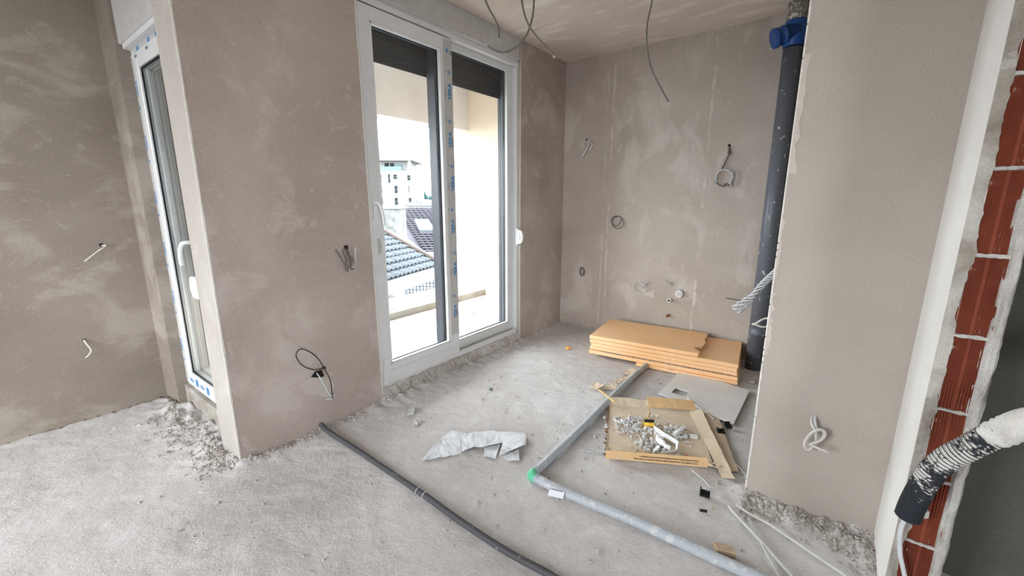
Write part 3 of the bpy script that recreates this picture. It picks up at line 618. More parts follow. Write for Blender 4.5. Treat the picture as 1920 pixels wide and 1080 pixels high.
# ---------------------------------------------------------------- sliding balcony door
d1 = struct(empty('door_1', (X0 - .08, 2.42, .1)))
f = MB()
f.box(-2.52, -2.378, 1.604, 1.628, .10, 2.58); f.box(-2.52, -2.392, 3.222, 3.231, .10, 2.58)
f.box(-2.52, -2.378, 1.604, 3.231, 2.545, 2.582)
f.box(-2.40, -2.3725, 1.606, 2.40, .066, .1045); f.box(-2.385, -2.3725, 2.396, 3.19, .082, .128); f.box(-2.52, -2.382, 1.606, 3.225, .098, .112)
f.box(-2.425, -2.418, 1.628, 3.222, .112, .124); f.box(-2.45, -2.443, 1.628, 3.222, .112, .124); f.box(-2.39, -2.37, 2.2, 3.19, .128, .134)
f.build('frame', M['pvc'], d1, bevel=.0015)
def sash(x, y0, y1, z0, z1, gy0, gy1, gz0, gz1, label):
    s = MB(); t = .055
    s.box(x - t, x, y0, gy0, z0, z1); s.box(x - t, x, gy1, y1, z0, z1)
    s.box(x - t, x, gy0, gy1, z0, gz0); s.box(x - t, x, gy0, gy1, gz1, z1)
    so = s.build('sash', M['pvc'], d1, bevel=.0025); so['label'] = label
    b = MB(); w_ = .016
    b.box(x - .03, x + .001, gy0 - .001, gy0 + w_, gz0, gz1); b.box(x - .03, x + .001, gy1 - w_, gy1 + .001, gz0, gz1)
    b.box(x - .03, x + .001, gy0, gy1, gz0 - .001, gz0 + w_); b.box(x - .03, x + .001, gy0, gy1, gz1 - w_, gz1 + .001)
    b.build('glazing_bead', M['pvc'], so, bevel=.003)
    g = MB(); g.box(x - .034, x - .030, gy0 + w_ - .004, gy0 + w_ + .004, gz0 + w_, gz1 - w_); g.box(x - .034, x - .030, gy1 - w_ - .004, gy1 - w_ + .004, gz0 + w_, gz1 - w_)
    g.box(x - .034, x - .030, gy0 + w_, gy1 - w_, gz0 + w_ - .004, gz0 + w_ + .004); g.box(x - .034, x - .030, gy0 + w_, gy1 - w_, gz1 - w_ - .004, gz1 - w_ + .004)
    g.build('gasket', M['gasket'], so)
    MB().box(x - .052, x - .034, gy0 + .004, gy1 - .004, gz0 + .004, gz1 - .004).build('glass_pane', M['glass'], so)
    c = MB(); q = .008
    c.box(x - .085, x - t, y0, gy0 + q, z0, z1); c.box(x - .085, x - t, gy1 - q, y1, z0, z1)
    c.box(x - .085, x - t, gy0, gy1, z0, gz0 + q); c.box(x - .085, x - t, gy0, gy1, gz1 - q, z1)
    co = c.build('outer_cladding', M['anthra'], so, bevel=.002); co['label'] = 'anthracite outer face of the sash'
    return so
sL = sash(-2.374, 1.622, 2.395, .105, 2.535, 1.700, 2.290, .245, 2.455, 'sliding sash standing in front, with handle and printed film')
sR = sash(-2.436, 2.285, 3.222, .125, 2.545, 2.42, 3.152, .195, 2.515, 'rear sash without film')
MB().box(-2.521, -2.438, 2.276, 2.285, .125, 2.545).build('outer_cladding', M['anthra'], sR)
# raised cover ledge on the bottom rail of the front sash
m = MB(); m.box(-2.374, -2.369, 1.66, 2.34, .196, .203); m.build('drip_ledge', M['pvc'], sL)
m = MB(); m.prism([(-2.366, 1.625, .115), (-2.366, 1.672, .115), (-2.366, 1.690, .30), (-2.366, 1.640, .30)], (-.009, 0, 0))
m.build('corner_cover', M['pvc'], sL, bevel=.002)
# lever handle on the left stile of the front sash
h = MB(); h.box(-2.374, -2.362, 1.636, 1.664, 1.27, 1.42)
h.tube(smooth_path([(-2.365, 1.650, 1.375), (-2.345, 1.650, 1.375), (-2.330, 1.660, 1.36), (-2.325, 1.675, 1.30), (-2.325, 1.680, 1.235)], 4), [.009]*9 + [.010]*8, 8)
h.build('door_handle', M['pvc'], sL, smooth=False)
def half_disc(c, ax_r, ax_z, ax_t, r, hh, t):
    """half-round cover plate: straight edge along z, bulging along ax_r"""
    c = Vector(c); ax_r = Vector(ax_r); ax_z = Vector(ax_z); poly = []
    for k in range(17):
        a = -math.pi / 2 + math.pi * k / 16
        ca = math.copysign(abs(math.cos(a)) ** .6, math.cos(a)); sa = math.copysign(abs(math.sin(a)) ** .8, math.sin(a))
        poly.append(c + ax_r * (r * ca) + ax_z * (hh * sa))
    return poly, Vector(ax_t) * t
p_, d_ = half_disc((-2.3735, 1.655, 1.09), (0, 1, 0), (0, 0, 1), (1, 0, 0), .03, .055, .004)
m = MB().prism(p_, d_); m.build('finger_pull', M['pvc_grey'], sL, bevel=.001)
# printed protective film on the meeting stile
film = MB().box(-2.3738, -2.3728, 2.306, 2.393, .30, 2.52).build('protective_film', M['pvc_grey'], sL)
film['label'] = 'greyish protective film printed in blue'
FX = -2.3724
def diamond(y, z, r, parent, mat, x=FX):
    m = MB()
    for (dy, dz) in ((0, 1), (1, 0), (0, -1), (-1, 0)):
        cy, cz = y + dy * r * .55, z + dz * r * .55; q = r * .42
        m.prism([(x, cy - q, cz), (x, cy, cz - q), (x, cy + q, cz), (x, cy, cz + q)], (.0004, 0, 0))
    m.build('film_print', mat, parent)
zz = .40
for i, z in enumerate((.44, .79, 1.13, 1.46, 1.78, 2.12)):
    y = 2.372 if i % 2 == 0 else 2.385
    if i == 5: y = 2.378
    lettering('film_lettering', 'VEKA', .046, M['blue'], (FX, y - .002, z), (0, 0, 1), (0, -1, 0), film, .0016, 1.0)
    lettering('film_lettering', 'VEKA', .020, M['greyprint'], (FX, (y + .012) if i % 2 == 0 else y - .052, z + .005), (0, 0, 1), (0, -1, 0), film, .0003, 1.3)
    diamond(y - .02, z + .185, .016, film, M['blue']); diamond(y - .055, z + .19, .008, film, M['greyprint'])
diamond(2.345, 2.45, .020, film, M['blue']); diamond(2.382, 2.44, .016, film, M['greyprint'])
# roller shutter box over the door, belt winder, shutter
bx = MB(); bx.box(-2.53, X0 + .008, 1.606, 3.205, 2.60, ZC - .002)
bx.tube([(X0 - .006, 1.606, 2.597), (X0 - .006, 3.205, 2.597)], .016, 12)
bo = bx.build('shutter_box', M['pvc_grey'], d1, bevel=.0)
MB().box(-2.44, X0 - .016, 1.60, 3.19, 2.575, 2.60).build('box_lip', M['pvc'], bo)
wi = MB(); p_, d_ = half_disc((X0 - .02, 3.226, .98), (0, -.0, 0), (0, 0, 1), (0, 1, 0), .01, .06, .01)
poly = []
for k in range(17):
    a = -math.pi / 2 + math.pi * k / 16
    poly.append((X0 - .012 + .062 * max(0, math.cos(a)) ** .55, 3.226, 1.045 + .068 * math.sin(a)))
wi.prism(poly, (0, -.024, 0)); wi.box(X0 - .035, X0 - .008, 3.20, 3.229, .965, 1.125)
wo = wi.build('belt_winder', M['pvc'], d1, bevel=.003)
m = MB().tube(smooth_path([(X0 + .022, 3.2005, 1.085), (X0 + .016, 3.2005, 1.06), (X0 + .024, 3.2005, 1.035), (X0 + .015, 3.2005, 1.015)], 4), .0016, 5); m.build('winder_slot', M['greyprint'], wo)
sh = MB().box(-2.60, -2.572, 1.612, 1.634, .10, 2.58); sh.box(-2.60, -2.572, 3.205, 3.231, .10, 2.58)
sho = sh.build('roller_shutter', M['anthra'], d1)
proto = None
for k in range(7):
    z = 2.303 + k * .042
    if proto is None:
        m = MB(); poly = []
        for i in range(7):
            a = i / 6; poly.append((-2.590 + .0022 * math.sin(a * math.pi), 0, .0415 * a))
        poly += [(-2.598, 0, .0415), (-2.598, 0, 0)]
        m.prism([(x, 1.625, zz_) for (x, _, zz_) in poly], (0, 1.59, 0))
        proto = m.build('shutter_slat', M['slat'], sho); o = proto
    else: o = proto.copy(); COL.objects.link(o)
    o.location = (0, 0, z)

# ---------------------------------------------------------------- narrow balcony door in the return wall
d2 = struct(empty('door_2', (-3.0, .80, .17)))
f = MB(); DY = .772
f.box(-3.368, -3.300, DY, DY + .07, .168, 2.245); f.box(-2.70, -2.607, DY, DY + .07, .168, 2.245)
f.box(-3.30, -2.70, DY, DY + .07, 2.17, 2.245); f.box(-3.30, -2.70, DY, DY + .07, .168, .215)
fr2 = f.build('frame', M['pvc'], d2, bevel=.002)
s = MB(); y_ = DY - .014
s.box(-3.325, -3.222, y_, y_ + .06, .198, 2.205); s.box(-2.76, -2.665, y_, y_ + .06, .198, 2.205)
s.box(-3.222, -2.76, y_, y_ + .06, .198, .285); s.box(-3.222, -2.76, y_, y_ + .06, 2.125, 2.205)
s2 = s.build('sash', M['pvc'], d2, bevel=.004)
g = MB(); g.box(-3.222, -3.215, y_ + .012, y_ + .02, .285, 2.125); g.box(-3.222, -2.76, y_ + .012, y_ + .02, 2.118, 2.125)
g.box(-3.222, -2.76, y_ + .012, y_ + .02, .285, .292); g.build('gasket', M['gasket'], s2)
MB().box(-3.22, -2.762, y_ + .022, y_ + .042, .287, 2.123).build('glass_pane', M['glass'], s2)
c = MB(); c.box(-3.325, -3.205, y_ + .06, y_ + .10, .198, 2.205); c.box(-3.222, -2.76, y_ + .06, y_ + .10, .198, .30); c.box(-3.222, -2.76, y_ + .06, y_ + .10, 2.11, 2.205)
c.build('outer_cladding', M['pvc_grey'], s2)
h = MB(); h.box(-2.735, -2.705, y_ - .012, y_, 1.03, 1.20)
h.tube(smooth_path([(-2.72, y_ - .01, 1.17), (-2.72, y_ - .045, 1.172), (-2.735, y_ - .058, 1.165), (-2.765, y_ - .062, 1.13), (-2.785, y_ - .062, 1.08), (-2.785, y_ - .060, 1.045)], 4), .0105, 8)
h.build('door_handle', M['pvc'], s2)
poly = []
for k in range(17):
    a = -math.pi / 2 + math.pi * k / 16
    poly.append((-2.725 - .065 * max(0, math.cos(a)) ** .6, YR + .012, .925 + .062 * math.sin(a)))
wi = MB().prism(poly, (0, .022, 0)); wi.box(-2.725, -2.608, YR + .012, DY, .865, .985)
wi.build('belt_winder', M['pvc'], d2, bevel=.003)
b2 = MB().box(-3.368, -2.608, .722, .93, 2.262, 2.70).build('shutter_box', M['pvc_grey'], d2, bevel=.006)
MB().box(-3.35, -2.608, .735, .775, 2.235, 2.264).build('box_lip', M['pvc'], d2)
f2 = MB().box(-3.322, -3.286, y_ - .0012, y_ - .0002, .22, 2.18).build('protective_film', M['pvc_grey'], s2)
f3 = MB().box(-3.30, -2.61, DY - .0016, DY - .0004, 2.207, 2.243).build('protective_film', M['pvc_grey'], fr2)
for z in (.42, .74, 1.05, 1.36, 1.68, 1.98):
    lettering('film_lettering', 'VEKA', .036, M['blue'], (-3.290, y_ - .0014, z), (0, 0, 1), (-1, 0, 0), f2, .001, 1.0)
    m = MB().obox((-3.304, y_ - .0016, z - .06), (.006, 0, .006), (-.006, 0, .006), (0, .0004, 0)); m.build('film_print', M['blue'], f2)
for x in (-3.24, -3.02, -2.88):
    m = MB()
    for k in range(4): m.box(x + k * .011, x + k * .011 + .007, DY - .0022, DY - .0017, 2.212, 2.24)
    m.build('film_print', M['blue'], f3)
for x in (-3.25, -3.03):
    lettering('film_lettering', 'VEKA', .022, M['greyprint'], (x, y_ - .0006, 2.175), (1, 0, 0), (0, 0, 1), s2, .0003)
for x in (-3.14, -2.95):
    m = MB()
    for k in range(4): m.box(x + k * .012, x + k * .012 + .008, y_ - .0008, y_ - .0002, .215, .262)
    m.build('film_print', M['blue'], s2)
    lettering('film_lettering', 'VEKA', .03, M['blue'], (x - .11, y_ - .0006, .225), (1, 0, 0), (0, 0, 1), s2, .0005)
r2 = MB().box(-3.36, -3.32, .90, .93, .17, 2.30); r2.box(-2.66, -2.61, .90, .93, .17, 2.30)
r2o = r2.build('roller_shutter', M['anthra'], d2)
proto = None
for k in range(33):
    if proto is None:
        proto = MB().prism([(-3.34, .915, 0), (-3.34, .908, .010), (-3.34, .908, .030), (-3.34, .915, .040), (-3.34, .922, .040), (-3.34, .922, 0)], (.70, 0, 0)).build('shutter_slat', M['slat'], r2o); o = proto
    else: o = proto.copy(); COL.objects.link(o)
    o.location = (0, 0, .90 + k * .042)
# ---------------------------------------------------------------- cables on walls and ceiling
def wire(name, label, cat, group, paths, sub=5):
    """paths: list of (points, radius, material, part name)"""
    if len(paths) == 1:
        pts, r_, mat, pn = paths[0]
        o = MB().tube(smooth_path(pts, sub), r_, 7).build(name, mat, None, True)
    else:
        o = empty(name, paths[0][0][0])
        for pts, r_, mat, pn in paths: MB().tube(smooth_path(pts, sub), r_, 7).build(pn, mat, o, True)
    return tag(o, label, cat, group)
def hang(pts):
    """continue a hanging cable straight up to the ceiling"""
    x, y, z = pts[0]; return [(x, y, ZC + .01), (x, y, (ZC + z) / 2)] + pts
CG = 'loose cables hanging from the ceiling'
wire('ceiling_cable', 'short grey cable hanging nearest the shutter box, ending just below it', 'cable', CG, [(hang(K['c1']), .0048, M['wire_grey'], 'sheath'), ([K['c1'][-1], tuple(Vector(K['c1'][-1]) + Vector((0, .002, -.014)))], .0022, M['wire_white'], 'wire_end')])
wire('ceiling_cable', 'grey ceiling cable whose bare end points right towards the back wall', 'cable', CG, [(hang(K['c2']), .0048, M['wire_grey'], 'sheath'), ([K['c2'][-1], tuple(Vector(K['c2'][-1]) + Vector((.012, .010, -.012)))], .0024, M['wire_white'], 'wire_end')])
wire('ceiling_cable', 'grey ceiling cable that curls up to the left like a hook', 'cable', CG, [(hang(K['c3']), .0048, M['wire_grey'], 'sheath')])
wire('ceiling_cable', 'long single cable hanging in front of the back wall', 'cable', CG, [(hang(K['c4']), .0045, M['wire_grey'], 'sheath'), ([K['c4'][-1], tuple(Vector(K['c4'][-1]) + Vector((.008, .006, -.016)))], .0022, M['wire_white'], 'wire_end')])

def socket(pts, nrm, name='socket_hole'):
    return pts
LG = 'white cables poking out of the left wall'
wire('wall_cable', 'flat white cable bent over at the upper hole of the left wall', 'cable', LG, [(K['lw1'], .0048, M['wire_white'], 'sheath')])
wire('wall_cable', 'white cable end hanging from the lower hole of the left wall', 'cable', LG, [(K['lw2'], .005, M['wire_white'], 'sheath')])
def hole(c, nrm, r_, parent):
    """a small dark knocked-out hole with a crumbly lip"""
    n = Vector(nrm); a = n.orthogonal().normalized(); b = n.cross(a); poly = []
    for k in range(12):
        t = k / 12 * 6.283; q = r_ * (1 + .25 * noise.noise(Vector(c) * 9 + Vector((k * 1.3, 0, 0)))); poly.append(Vector(c) + (a * math.cos(t) + b * math.sin(t)) * q)
    return MB().prism(poly, n * .0015).build('wall_hole', M['hole'], parent)
hole((XL, K['lw1'][0][1], K['lw1'][0][2] + .004), (1, 0, 0), .012, bpy.data.objects['wall_left'])
hole((XL, K['lw2'][0][1], K['lw2'][0][2]), (1, 0, 0), .008, bpy.data.objects['wall_left'])

t = wire('wire_bundle', 'tangle of grey wires sticking out of the pier beside the sliding door', 'wires', None,
     [(K['pb%d' % i], .0042, M['wire_grey'], 'wire') for i in (1, 2, 3, 4)] + [(K['pb5'], .0042, M['wire_twist'], 'wire')])
hole((X0, K['pb2'][0][1], K['pb2'][0][2]), (1, 0, 0), .016, ww)
t = wire('looped_cable', 'thin dark cable knotted into a loop low on the pier', 'cable', None,
     [(K['bl1'], .003, M['wire_dark'], 'loop'), (K['bl2'], .003, M['wire_dark'], 'tail'), (K['bl3'], .004, M['wire_twist'], 'white_wire')])
kc = Vector(K['bl1'][0]); MB().chunk(kc, .012, random.Random(5)).build('knot', M['wire_dark'], t)
m = MB().prism([tuple(Vector(p) + Vector((.0005, 0, 0))) for p in K['blhole']], (.002, 0, 0)); m.build('wall_hole', M['hole'], ww)
m = MB().prism([tuple(Vector(p) + Vector((-.002, 0, 0))) for p in K['blpatch']], (.0024, 0, 0)); m.build('filler_patch', M['patch'], ww)

BG = 'cables left sticking out of the back wall'
t = wire('wall_cable', 'short bent wires from the topmost hole at the left of the back wall', 'cable', BG, [(K['b1a'], .005, M['white_plastic'], 'wire'), (K['b1b'], .005, M['white_plastic'], 'wire')])
hole((K['b1a'][0][0], YB, K['b1a'][0][2]), (0, -1, 0), .010, bpy.data.objects['wall_back'])
p = Vector(K['b1plate'][0]); poly = [(p.x + .026 * math.cos(a * .5236), YB - .004, p.z + .046 * math.sin(a * .5236)) for a in range(12)]
MB().prism(poly, (0, .004, 0)).build('filler_patch', M['patch'], bpy.data.objects['wall_back'])
t = wire('wall_cable', 'thick cable coiled in a big ring high on the back wall near the drain pipe', 'cable', BG,
     [(K['b2a'], .006, M['wire_grey'], 'wire'), (K['b2b'], .005, M['wire_grey'], 'wire'), (K['b2c'], .007, M['wire_twist'], 'wire')])
hole((K['b2a'][0][0], YB, K['b2a'][0][2]), (0, -1, 0), .012, bpy.data.objects['wall_back'])
wire('wall_cable', 'small double ring of cable at mid height of the back wall', 'cable', BG, [(K['b3'], .0036, M['wire_grey'], 'sheath')])
wire('wall_cable', 'tiny narrow coil of cable low in the corner of the back wall', 'cable', BG, [(K['b4'], .0036, M['wire_grey'], 'sheath')])
wire('wall_cable', 'thin ring of pale cable above the left half of the orange boards', 'cable', BG, [(K['b5'], .0036, M['wire_twist'], 'sheath')])
m = MB(); q = Vector(K['b5'][0]); m.prism([(q.x + .0, YB, q.z + .02), (q.x + .10, YB, q.z + .0), (q.x + .14, YB, q.z + .02), (q.x + .15, YB, q.z - .06), (q.x + .05, YB, q.z - .045)], (0, -.002, 0))
m.build('filler_patch', M['patch'], bpy.data.objects['wall_back'])
wire('wall_cable', 'short bent white wire just above the two pipe stubs on the back wall', 'cable', BG, [(K['b6'], .0045, M['wire_white'], 'sheath')])
def stub(name, label, c, r_, length, mat, mouth, mouth_mat, mouth_r):
    x, y, z = c
    o = MB().tube([(x, YB + .004, z), (x, YB - length, z)], [r_, r_], 16).build(name, mat, None, True)
    for pl in o.data.polygons: pl.use_smooth = len(pl.vertices) == 4
    m = MB().tube([(x, YB - length + .002, z), (x, YB - length - .0015, z)], mouth_r, 14); m.build(mouth, mouth_mat, o)
    MB().tube([(x, YB - .001, z), (x, YB - .006, z)], r_ * 1.35, 16).build('collar', M['rim'], o)
    return tag(o, label, 'pipe')
stub('pipe_plug', 'round white capped pipe outlet on the back wall', K['plug'][0], .032, .04, M['white_plastic'], 'cap', M['pvc_grey'], .026)
stub('water_outlet', 'small open water pipe stub with dark mouth on the back wall', K['outlet'][0], .017, .05, M['white_plastic'], 'mouth', M['black_plastic'], .011)
o = MB().tube(smooth_path(K['copper'], 4), .011, 8).build('copper_stub', M['copper'], None, True); tag(o, 'bent copper pipe stub lowest on the back wall above the orange boards', 'pipe')

tw = empty('twisted_wires', K['tw0'][3])
cen = [Vector(K['tw0'][i]) for i in range(7)]; path = smooth_path(cen, 6)
for s_ in range(5):
    pts = []
    for i, p in enumerate(path):
        a = i * .42 + s_ * 1.257; u = i / (len(path) - 1); rad = .012 + .012 * max(0, u - .65) * 3
        pts.append(p + Vector((math.sin(a) * .78, math.cos(a), -math.sin(a) * .62)) * rad)
    MB().tube(pts, .0048, 7).build('wire', M['wire_twist'], tw, True)
MB().tube(smooth_path(K['twx'], 5), .0032, 7).build('wire', M['wire_grey'], tw, True)
tag(tw, 'bundle of pale grey twisted wires coming out behind the pillar edge', 'wires')
wire('wire_loop', 'small white loop of wire behind the pillar edge, below the twisted bundle', 'wires', None, [([(-.12, 2.225, .835)] + K['lp'][1:-1] + [(-.12, 2.225, .775)], .005, M['wire_white'], 'sheath')])
wire('knotted_cable', 'white cable tied in a knot low on the pillar', 'cable', None, [(K['k1'], .0058, M['wire_white'], 'wire'), (K['k2'], .0058, M['wire_twist'], 'wire')])
m = MB(); q = Vector(K['k1'][0]); m.prism([(q.x - .010, YP, q.z + .012), (q.x + .016, YP, q.z + .014), (q.x + .018, YP, q.z - .012), (q.x - .011, YP, q.z - .014)], (0, -.0018, 0)); m.build('wall_hole', M['rubble'], wp)

# ---------------------------------------------------------------- drain pipe
dr = tag(empty('drain_pipe', (-.385, 3.83, 0)), 'tall grey vertical drain pipe in the corner behind the pillar', 'pipe')
def cyl(name, pts, r_, mat, parent, n=28):
    o = MB().tube(pts, r_, n).build(name, mat, parent)
    for pl in o.data.polygons: pl.use_smooth = len(pl.vertices) == 4
    return o
px, py = -.372, 3.85
cyl('pipe', [(px, py, -.01), (px - .006, py, 2.46)], .0625, M['drain'], dr)
cyl('socket_ring', [(px, py, .30), (px, py, .315), (px, py, .37)], [.0632, .0645, .0632], M['drain'], dr)
cyl('upper_pipe', [(px - .006, py, 2.54), (px - .006, py, ZC + .02)], .064, M['drain_dusty'], dr)
el = cyl('branch_fitting', [(px - .006, py, 2.47), (px - .006, py, 2.48), (px - .006, py, 2.625), (px - .006, py, 2.64)], [.0660, .0685, .0685, .066], M['blue_plastic'], dr)
a = Vector((px + .01, py - .01, 2.575)); dv = Vector((-.83, -.40, -.30)).normalized()
cyl('branch', [a, a + dv * .085, a + dv * .086, a + dv * .095, a + dv * .096, a + dv * .135, a + dv * .136, a + dv * .160], [.060, .060, .066, .066, .062, .062, .0675, .0675], M['blue_plastic'], el)
cyl('branch_cap', [a + dv * .160, a + dv * .163], .058, M['blue_plastic'], el)
MB().chunk(a + dv * .155 + Vector((-.014, -.012, -.064)), .008, random.Random(2)).build('white_clip', M['white_plastic'], el)
o = cyl('waste_pipe', [(-.235, 3.93, -.01), (-.235, 3.93, ZC)], .04, M['black_plastic'], None); tag(o, 'black pipe almost hidden behind the grey drain pipe', 'pipe')

# ---------------------------------------------------------------- corrugated conduit on the partition end
def ribbed(path, r0, r1, pitch, n=12):
    pts = []; rad = []; L_ = 0
    P = [Vector(p) for p in path]; acc = [0]
    for i in range(1, len(P)): acc.append(acc[-1] + (P[i] - P[i-1]).length)
    tot = acc[-1]; k = 0; steps = int(tot / (pitch / 4))
    for s_ in range(steps + 1):
        d = tot * s_ / steps
        while k < len(P) - 2 and acc[k + 1] < d: k += 1
        u = (d - acc[k]) / max(1e-9, acc[k + 1] - acc[k]); pts.append(P[k].lerp(P[k + 1], u))
        rad.append(r1 if s_ % 4 in (0, 1) else r0)
    return MB().tube(pts, rad, n)
ch = tag(empty('corrugated_hose', K['cond'][0]), 'thick black corrugated hose smeared with white plaster, crossing the brick end', 'hose')
cp = K['cond'] + [(.62, 1.66, .90), (.80, 1.88, 1.0), (.90, 2.075, 1.06)]
path = smooth_path(cp, 6)
ho = ribbed(path[:41], .0290, .0335, .0105, 18).build('hose', M['conduit_black'], ch)
ho.data.materials.append(M['black_plastic'])
for q, pl in enumerate(ho.data.polygons):
    if (q // 18) % 4 in (0, 3): pl.material_index = 1              # crests rubbed clean, plaster left in the grooves
m = MB(); pc = path[36:]; rr = [.030 + .0065 * min(1, i / 3) + .004 * noise.noise(Vector((i * .9, 1, 2))) for i in range(len(pc))]
m.tube(pc, rr, 16); m.v = [tuple(Vector(v) + Vector((1, 1, 1)) * .004 * noise.noise(Vector(v) * 45)) for v in m.v]
m.build('plaster_coat', M['conduit_coat'], ch, True)
MB().chunk((.335, 1.725, .42), .03, random.Random(14)).build('plaster_blob', M['conduit_coat'], ch)
cc = [tuple(Vector(K['cond'][0]) + Vector((.006, .01, .02)))] + K['condcab'][1:] + [(.36, 1.73, .02)]
o = MB().tube(smooth_path(cc, 5), .0065, 8).build('cable', M['wire_twist'], ch, True)

# ---------------------------------------------------------------- long conduits lying on the screed
o = ribbed(smooth_path([(-2.335, 1.146, .035)] + [(x, y, .016) for x, y, z in K['conduit']] + [(-.45, 1.12, .014), (-.2, 1.11, .014)] if 'conduit' in K else [(-2.345, 1.145, .04), (-2.276, 1.144, .022), (-2.017, 1.146, .016), (-1.639, 1.136, .016), (-1.365, 1.128, .016), (-1.21, 1.118, .016), (-1.012, 1.111, .016), (-.844, 1.112, .016), (-.681, 1.125, .016), (-.45, 1.13, .016), (-.2, 1.12, .016)], 10), .0125, .0148, .0062, 10).build('floor_conduit', M['conduit_dark'])
tag(o, 'dark grey corrugated conduit running across the floor from the pier', 'conduit')
for x, yy in ((-1.43, 1.131), (-1.38, 1.13)):
    MB().tube([(x - .002, yy - .017, .010), (x - .001, yy - .012, .028), (x, yy, .034), (x + .001, yy + .012, .028), (x + .002, yy + .017, .010)], .0022, 6).build('tie', M['wire_twist'], o, True)
fp = tag(empty('floor_pipe', (-1.05, 1.55, .02)), 'long pale grey floor pipe bent at a right angle, one end under the orange boards', 'pipe')
pa = smooth_path([(-1.091, 3.36, .024), (-1.090, 2.78, .024), (-1.062, 2.14, .024), (-1.054, 1.83, .024), (-1.050, 1.585, .024)], 6)
cyl('pipe_run', pa, .021, M['pipe_floor'], fp, 16)
pb = smooth_path([(-1.045, 1.548, .022), (-.911, 1.546, .021), (-.744, 1.556, .020), (-.544, 1.572, .021), (-.36, 1.573, .022), (-.217, 1.576, .021), (-.05, 1.578, .021), (.2, 1.57, .021)], 6)
cyl('pipe_run', pb, .023, M['pipe_floor'], fp, 16)
cyl('elbow', smooth_path([(-1.050, 1.60, .024), (-1.052, 1.562, .024), (-1.040, 1.548, .023), (-1.01, 1.547, .022)], 5), .0245, M['pipe_floor'], fp, 16)
cyl('joint_tape', smooth_path([(-1.055, 1.578, .024), (-1.052, 1.558, .024), (-1.042, 1.5475, .024), (-1.025, 1.547, .022)], 4), .0262, M['green'], fp, 16)
MB().chunk((-1.038, 1.585, .035), .012, random.Random(4)).build('joint_plug', M['black_plastic'], fp)

# ---------------------------------------------------------------- stack of orange foam boards
E1 = Vector((.993, .118, 0)); E2 = Vector((-.118, .993, 0)); O_ = Vector((-1.594, 3.271, 0))
rnd = random.Random(17)
def foam_board(label, z, th, a0, a1, b0, b1, poly=None):
    m = MB(); pts = []
    if poly is None:
        poly = []
        for (pa_, pb_) in (((a0, b0), (a1, b0)), ((a1, b0), (a1, b1)), ((a1, b1), (a0, b1)), ((a0, b1), (a0, b0))):
            for k in range(8):
                u = k / 8; j = .0022
                poly.append((pa_[0] + (pb_[0] - pa_[0]) * u + rnd.uniform(-j, j), pa_[1] + (pb_[1] - pa_[1]) * u + rnd.uniform(-j, j)))
    for a_, b_ in poly:
        p = O_ + E1 * a_ + E2 * b_; pts.append((p.x, p.y, z))
    m.prism(pts, (0, 0, th)); o = m.build('foam_board', M['foam'], None, bevel=.0028)
    return tag(o, label, 'foam board', 'stack of orange foam boards')
foam_board('bottom orange foam board of the stack, shifted to the right', .006, .026, .42, 1.188, -.028, .572)
foam_board('second orange foam board from the bottom of the stack', .034, .030, -.006, 1.184, -.012, .588)
foam_board('third orange foam board from the bottom of the stack, above the dirty gap', .070, .029, -.004, 1.176, .004, .604)
foam_board('fourth orange foam board from the bottom of the stack', .102, .030, .004, 1.172, .0, .598)
foam_board('second orange foam board from the top, bare at its right end', .135, .031, -.004, 1.180, -.004, .596)
poly = [(0, 0), (.2, -.001), (.42, .001), (.64, 0), (.84, .002), (.902, .004), (.914, .03), (.905, .07), (.868, .11), (.855, .15), (.888, .17), (.913, .20), (.925, .30), (.906, .42), (.918, .52), (.912, .598), (.6, .601), (.3, .598), (.02, .602), (.012, .58), (-.002, .3)]
foam_board('topmost orange foam board, shorter with a broken right edge', .169, .031, 0, 1, 0, 1, [(a_ - .01, b_) for a_, b_ in poly])
# grey dirt crust in the gap between the second and third board
m = MB(); r_ = random.Random(31)
for _ in range(150):
    a_ = .1 + 1.05 * r_.random(); p = O_ + E1 * a_ + E2 * (-.006 + r_.random() * .008)
    m.chunk((p.x, p.y, .067), .004 + .003 * r_.random(), r_, .6)
o = m.build('mortar_crust', M['rubble']); tag(o, 'grey mortar crust squeezed between two orange foam boards', 'mortar', kind='stuff')

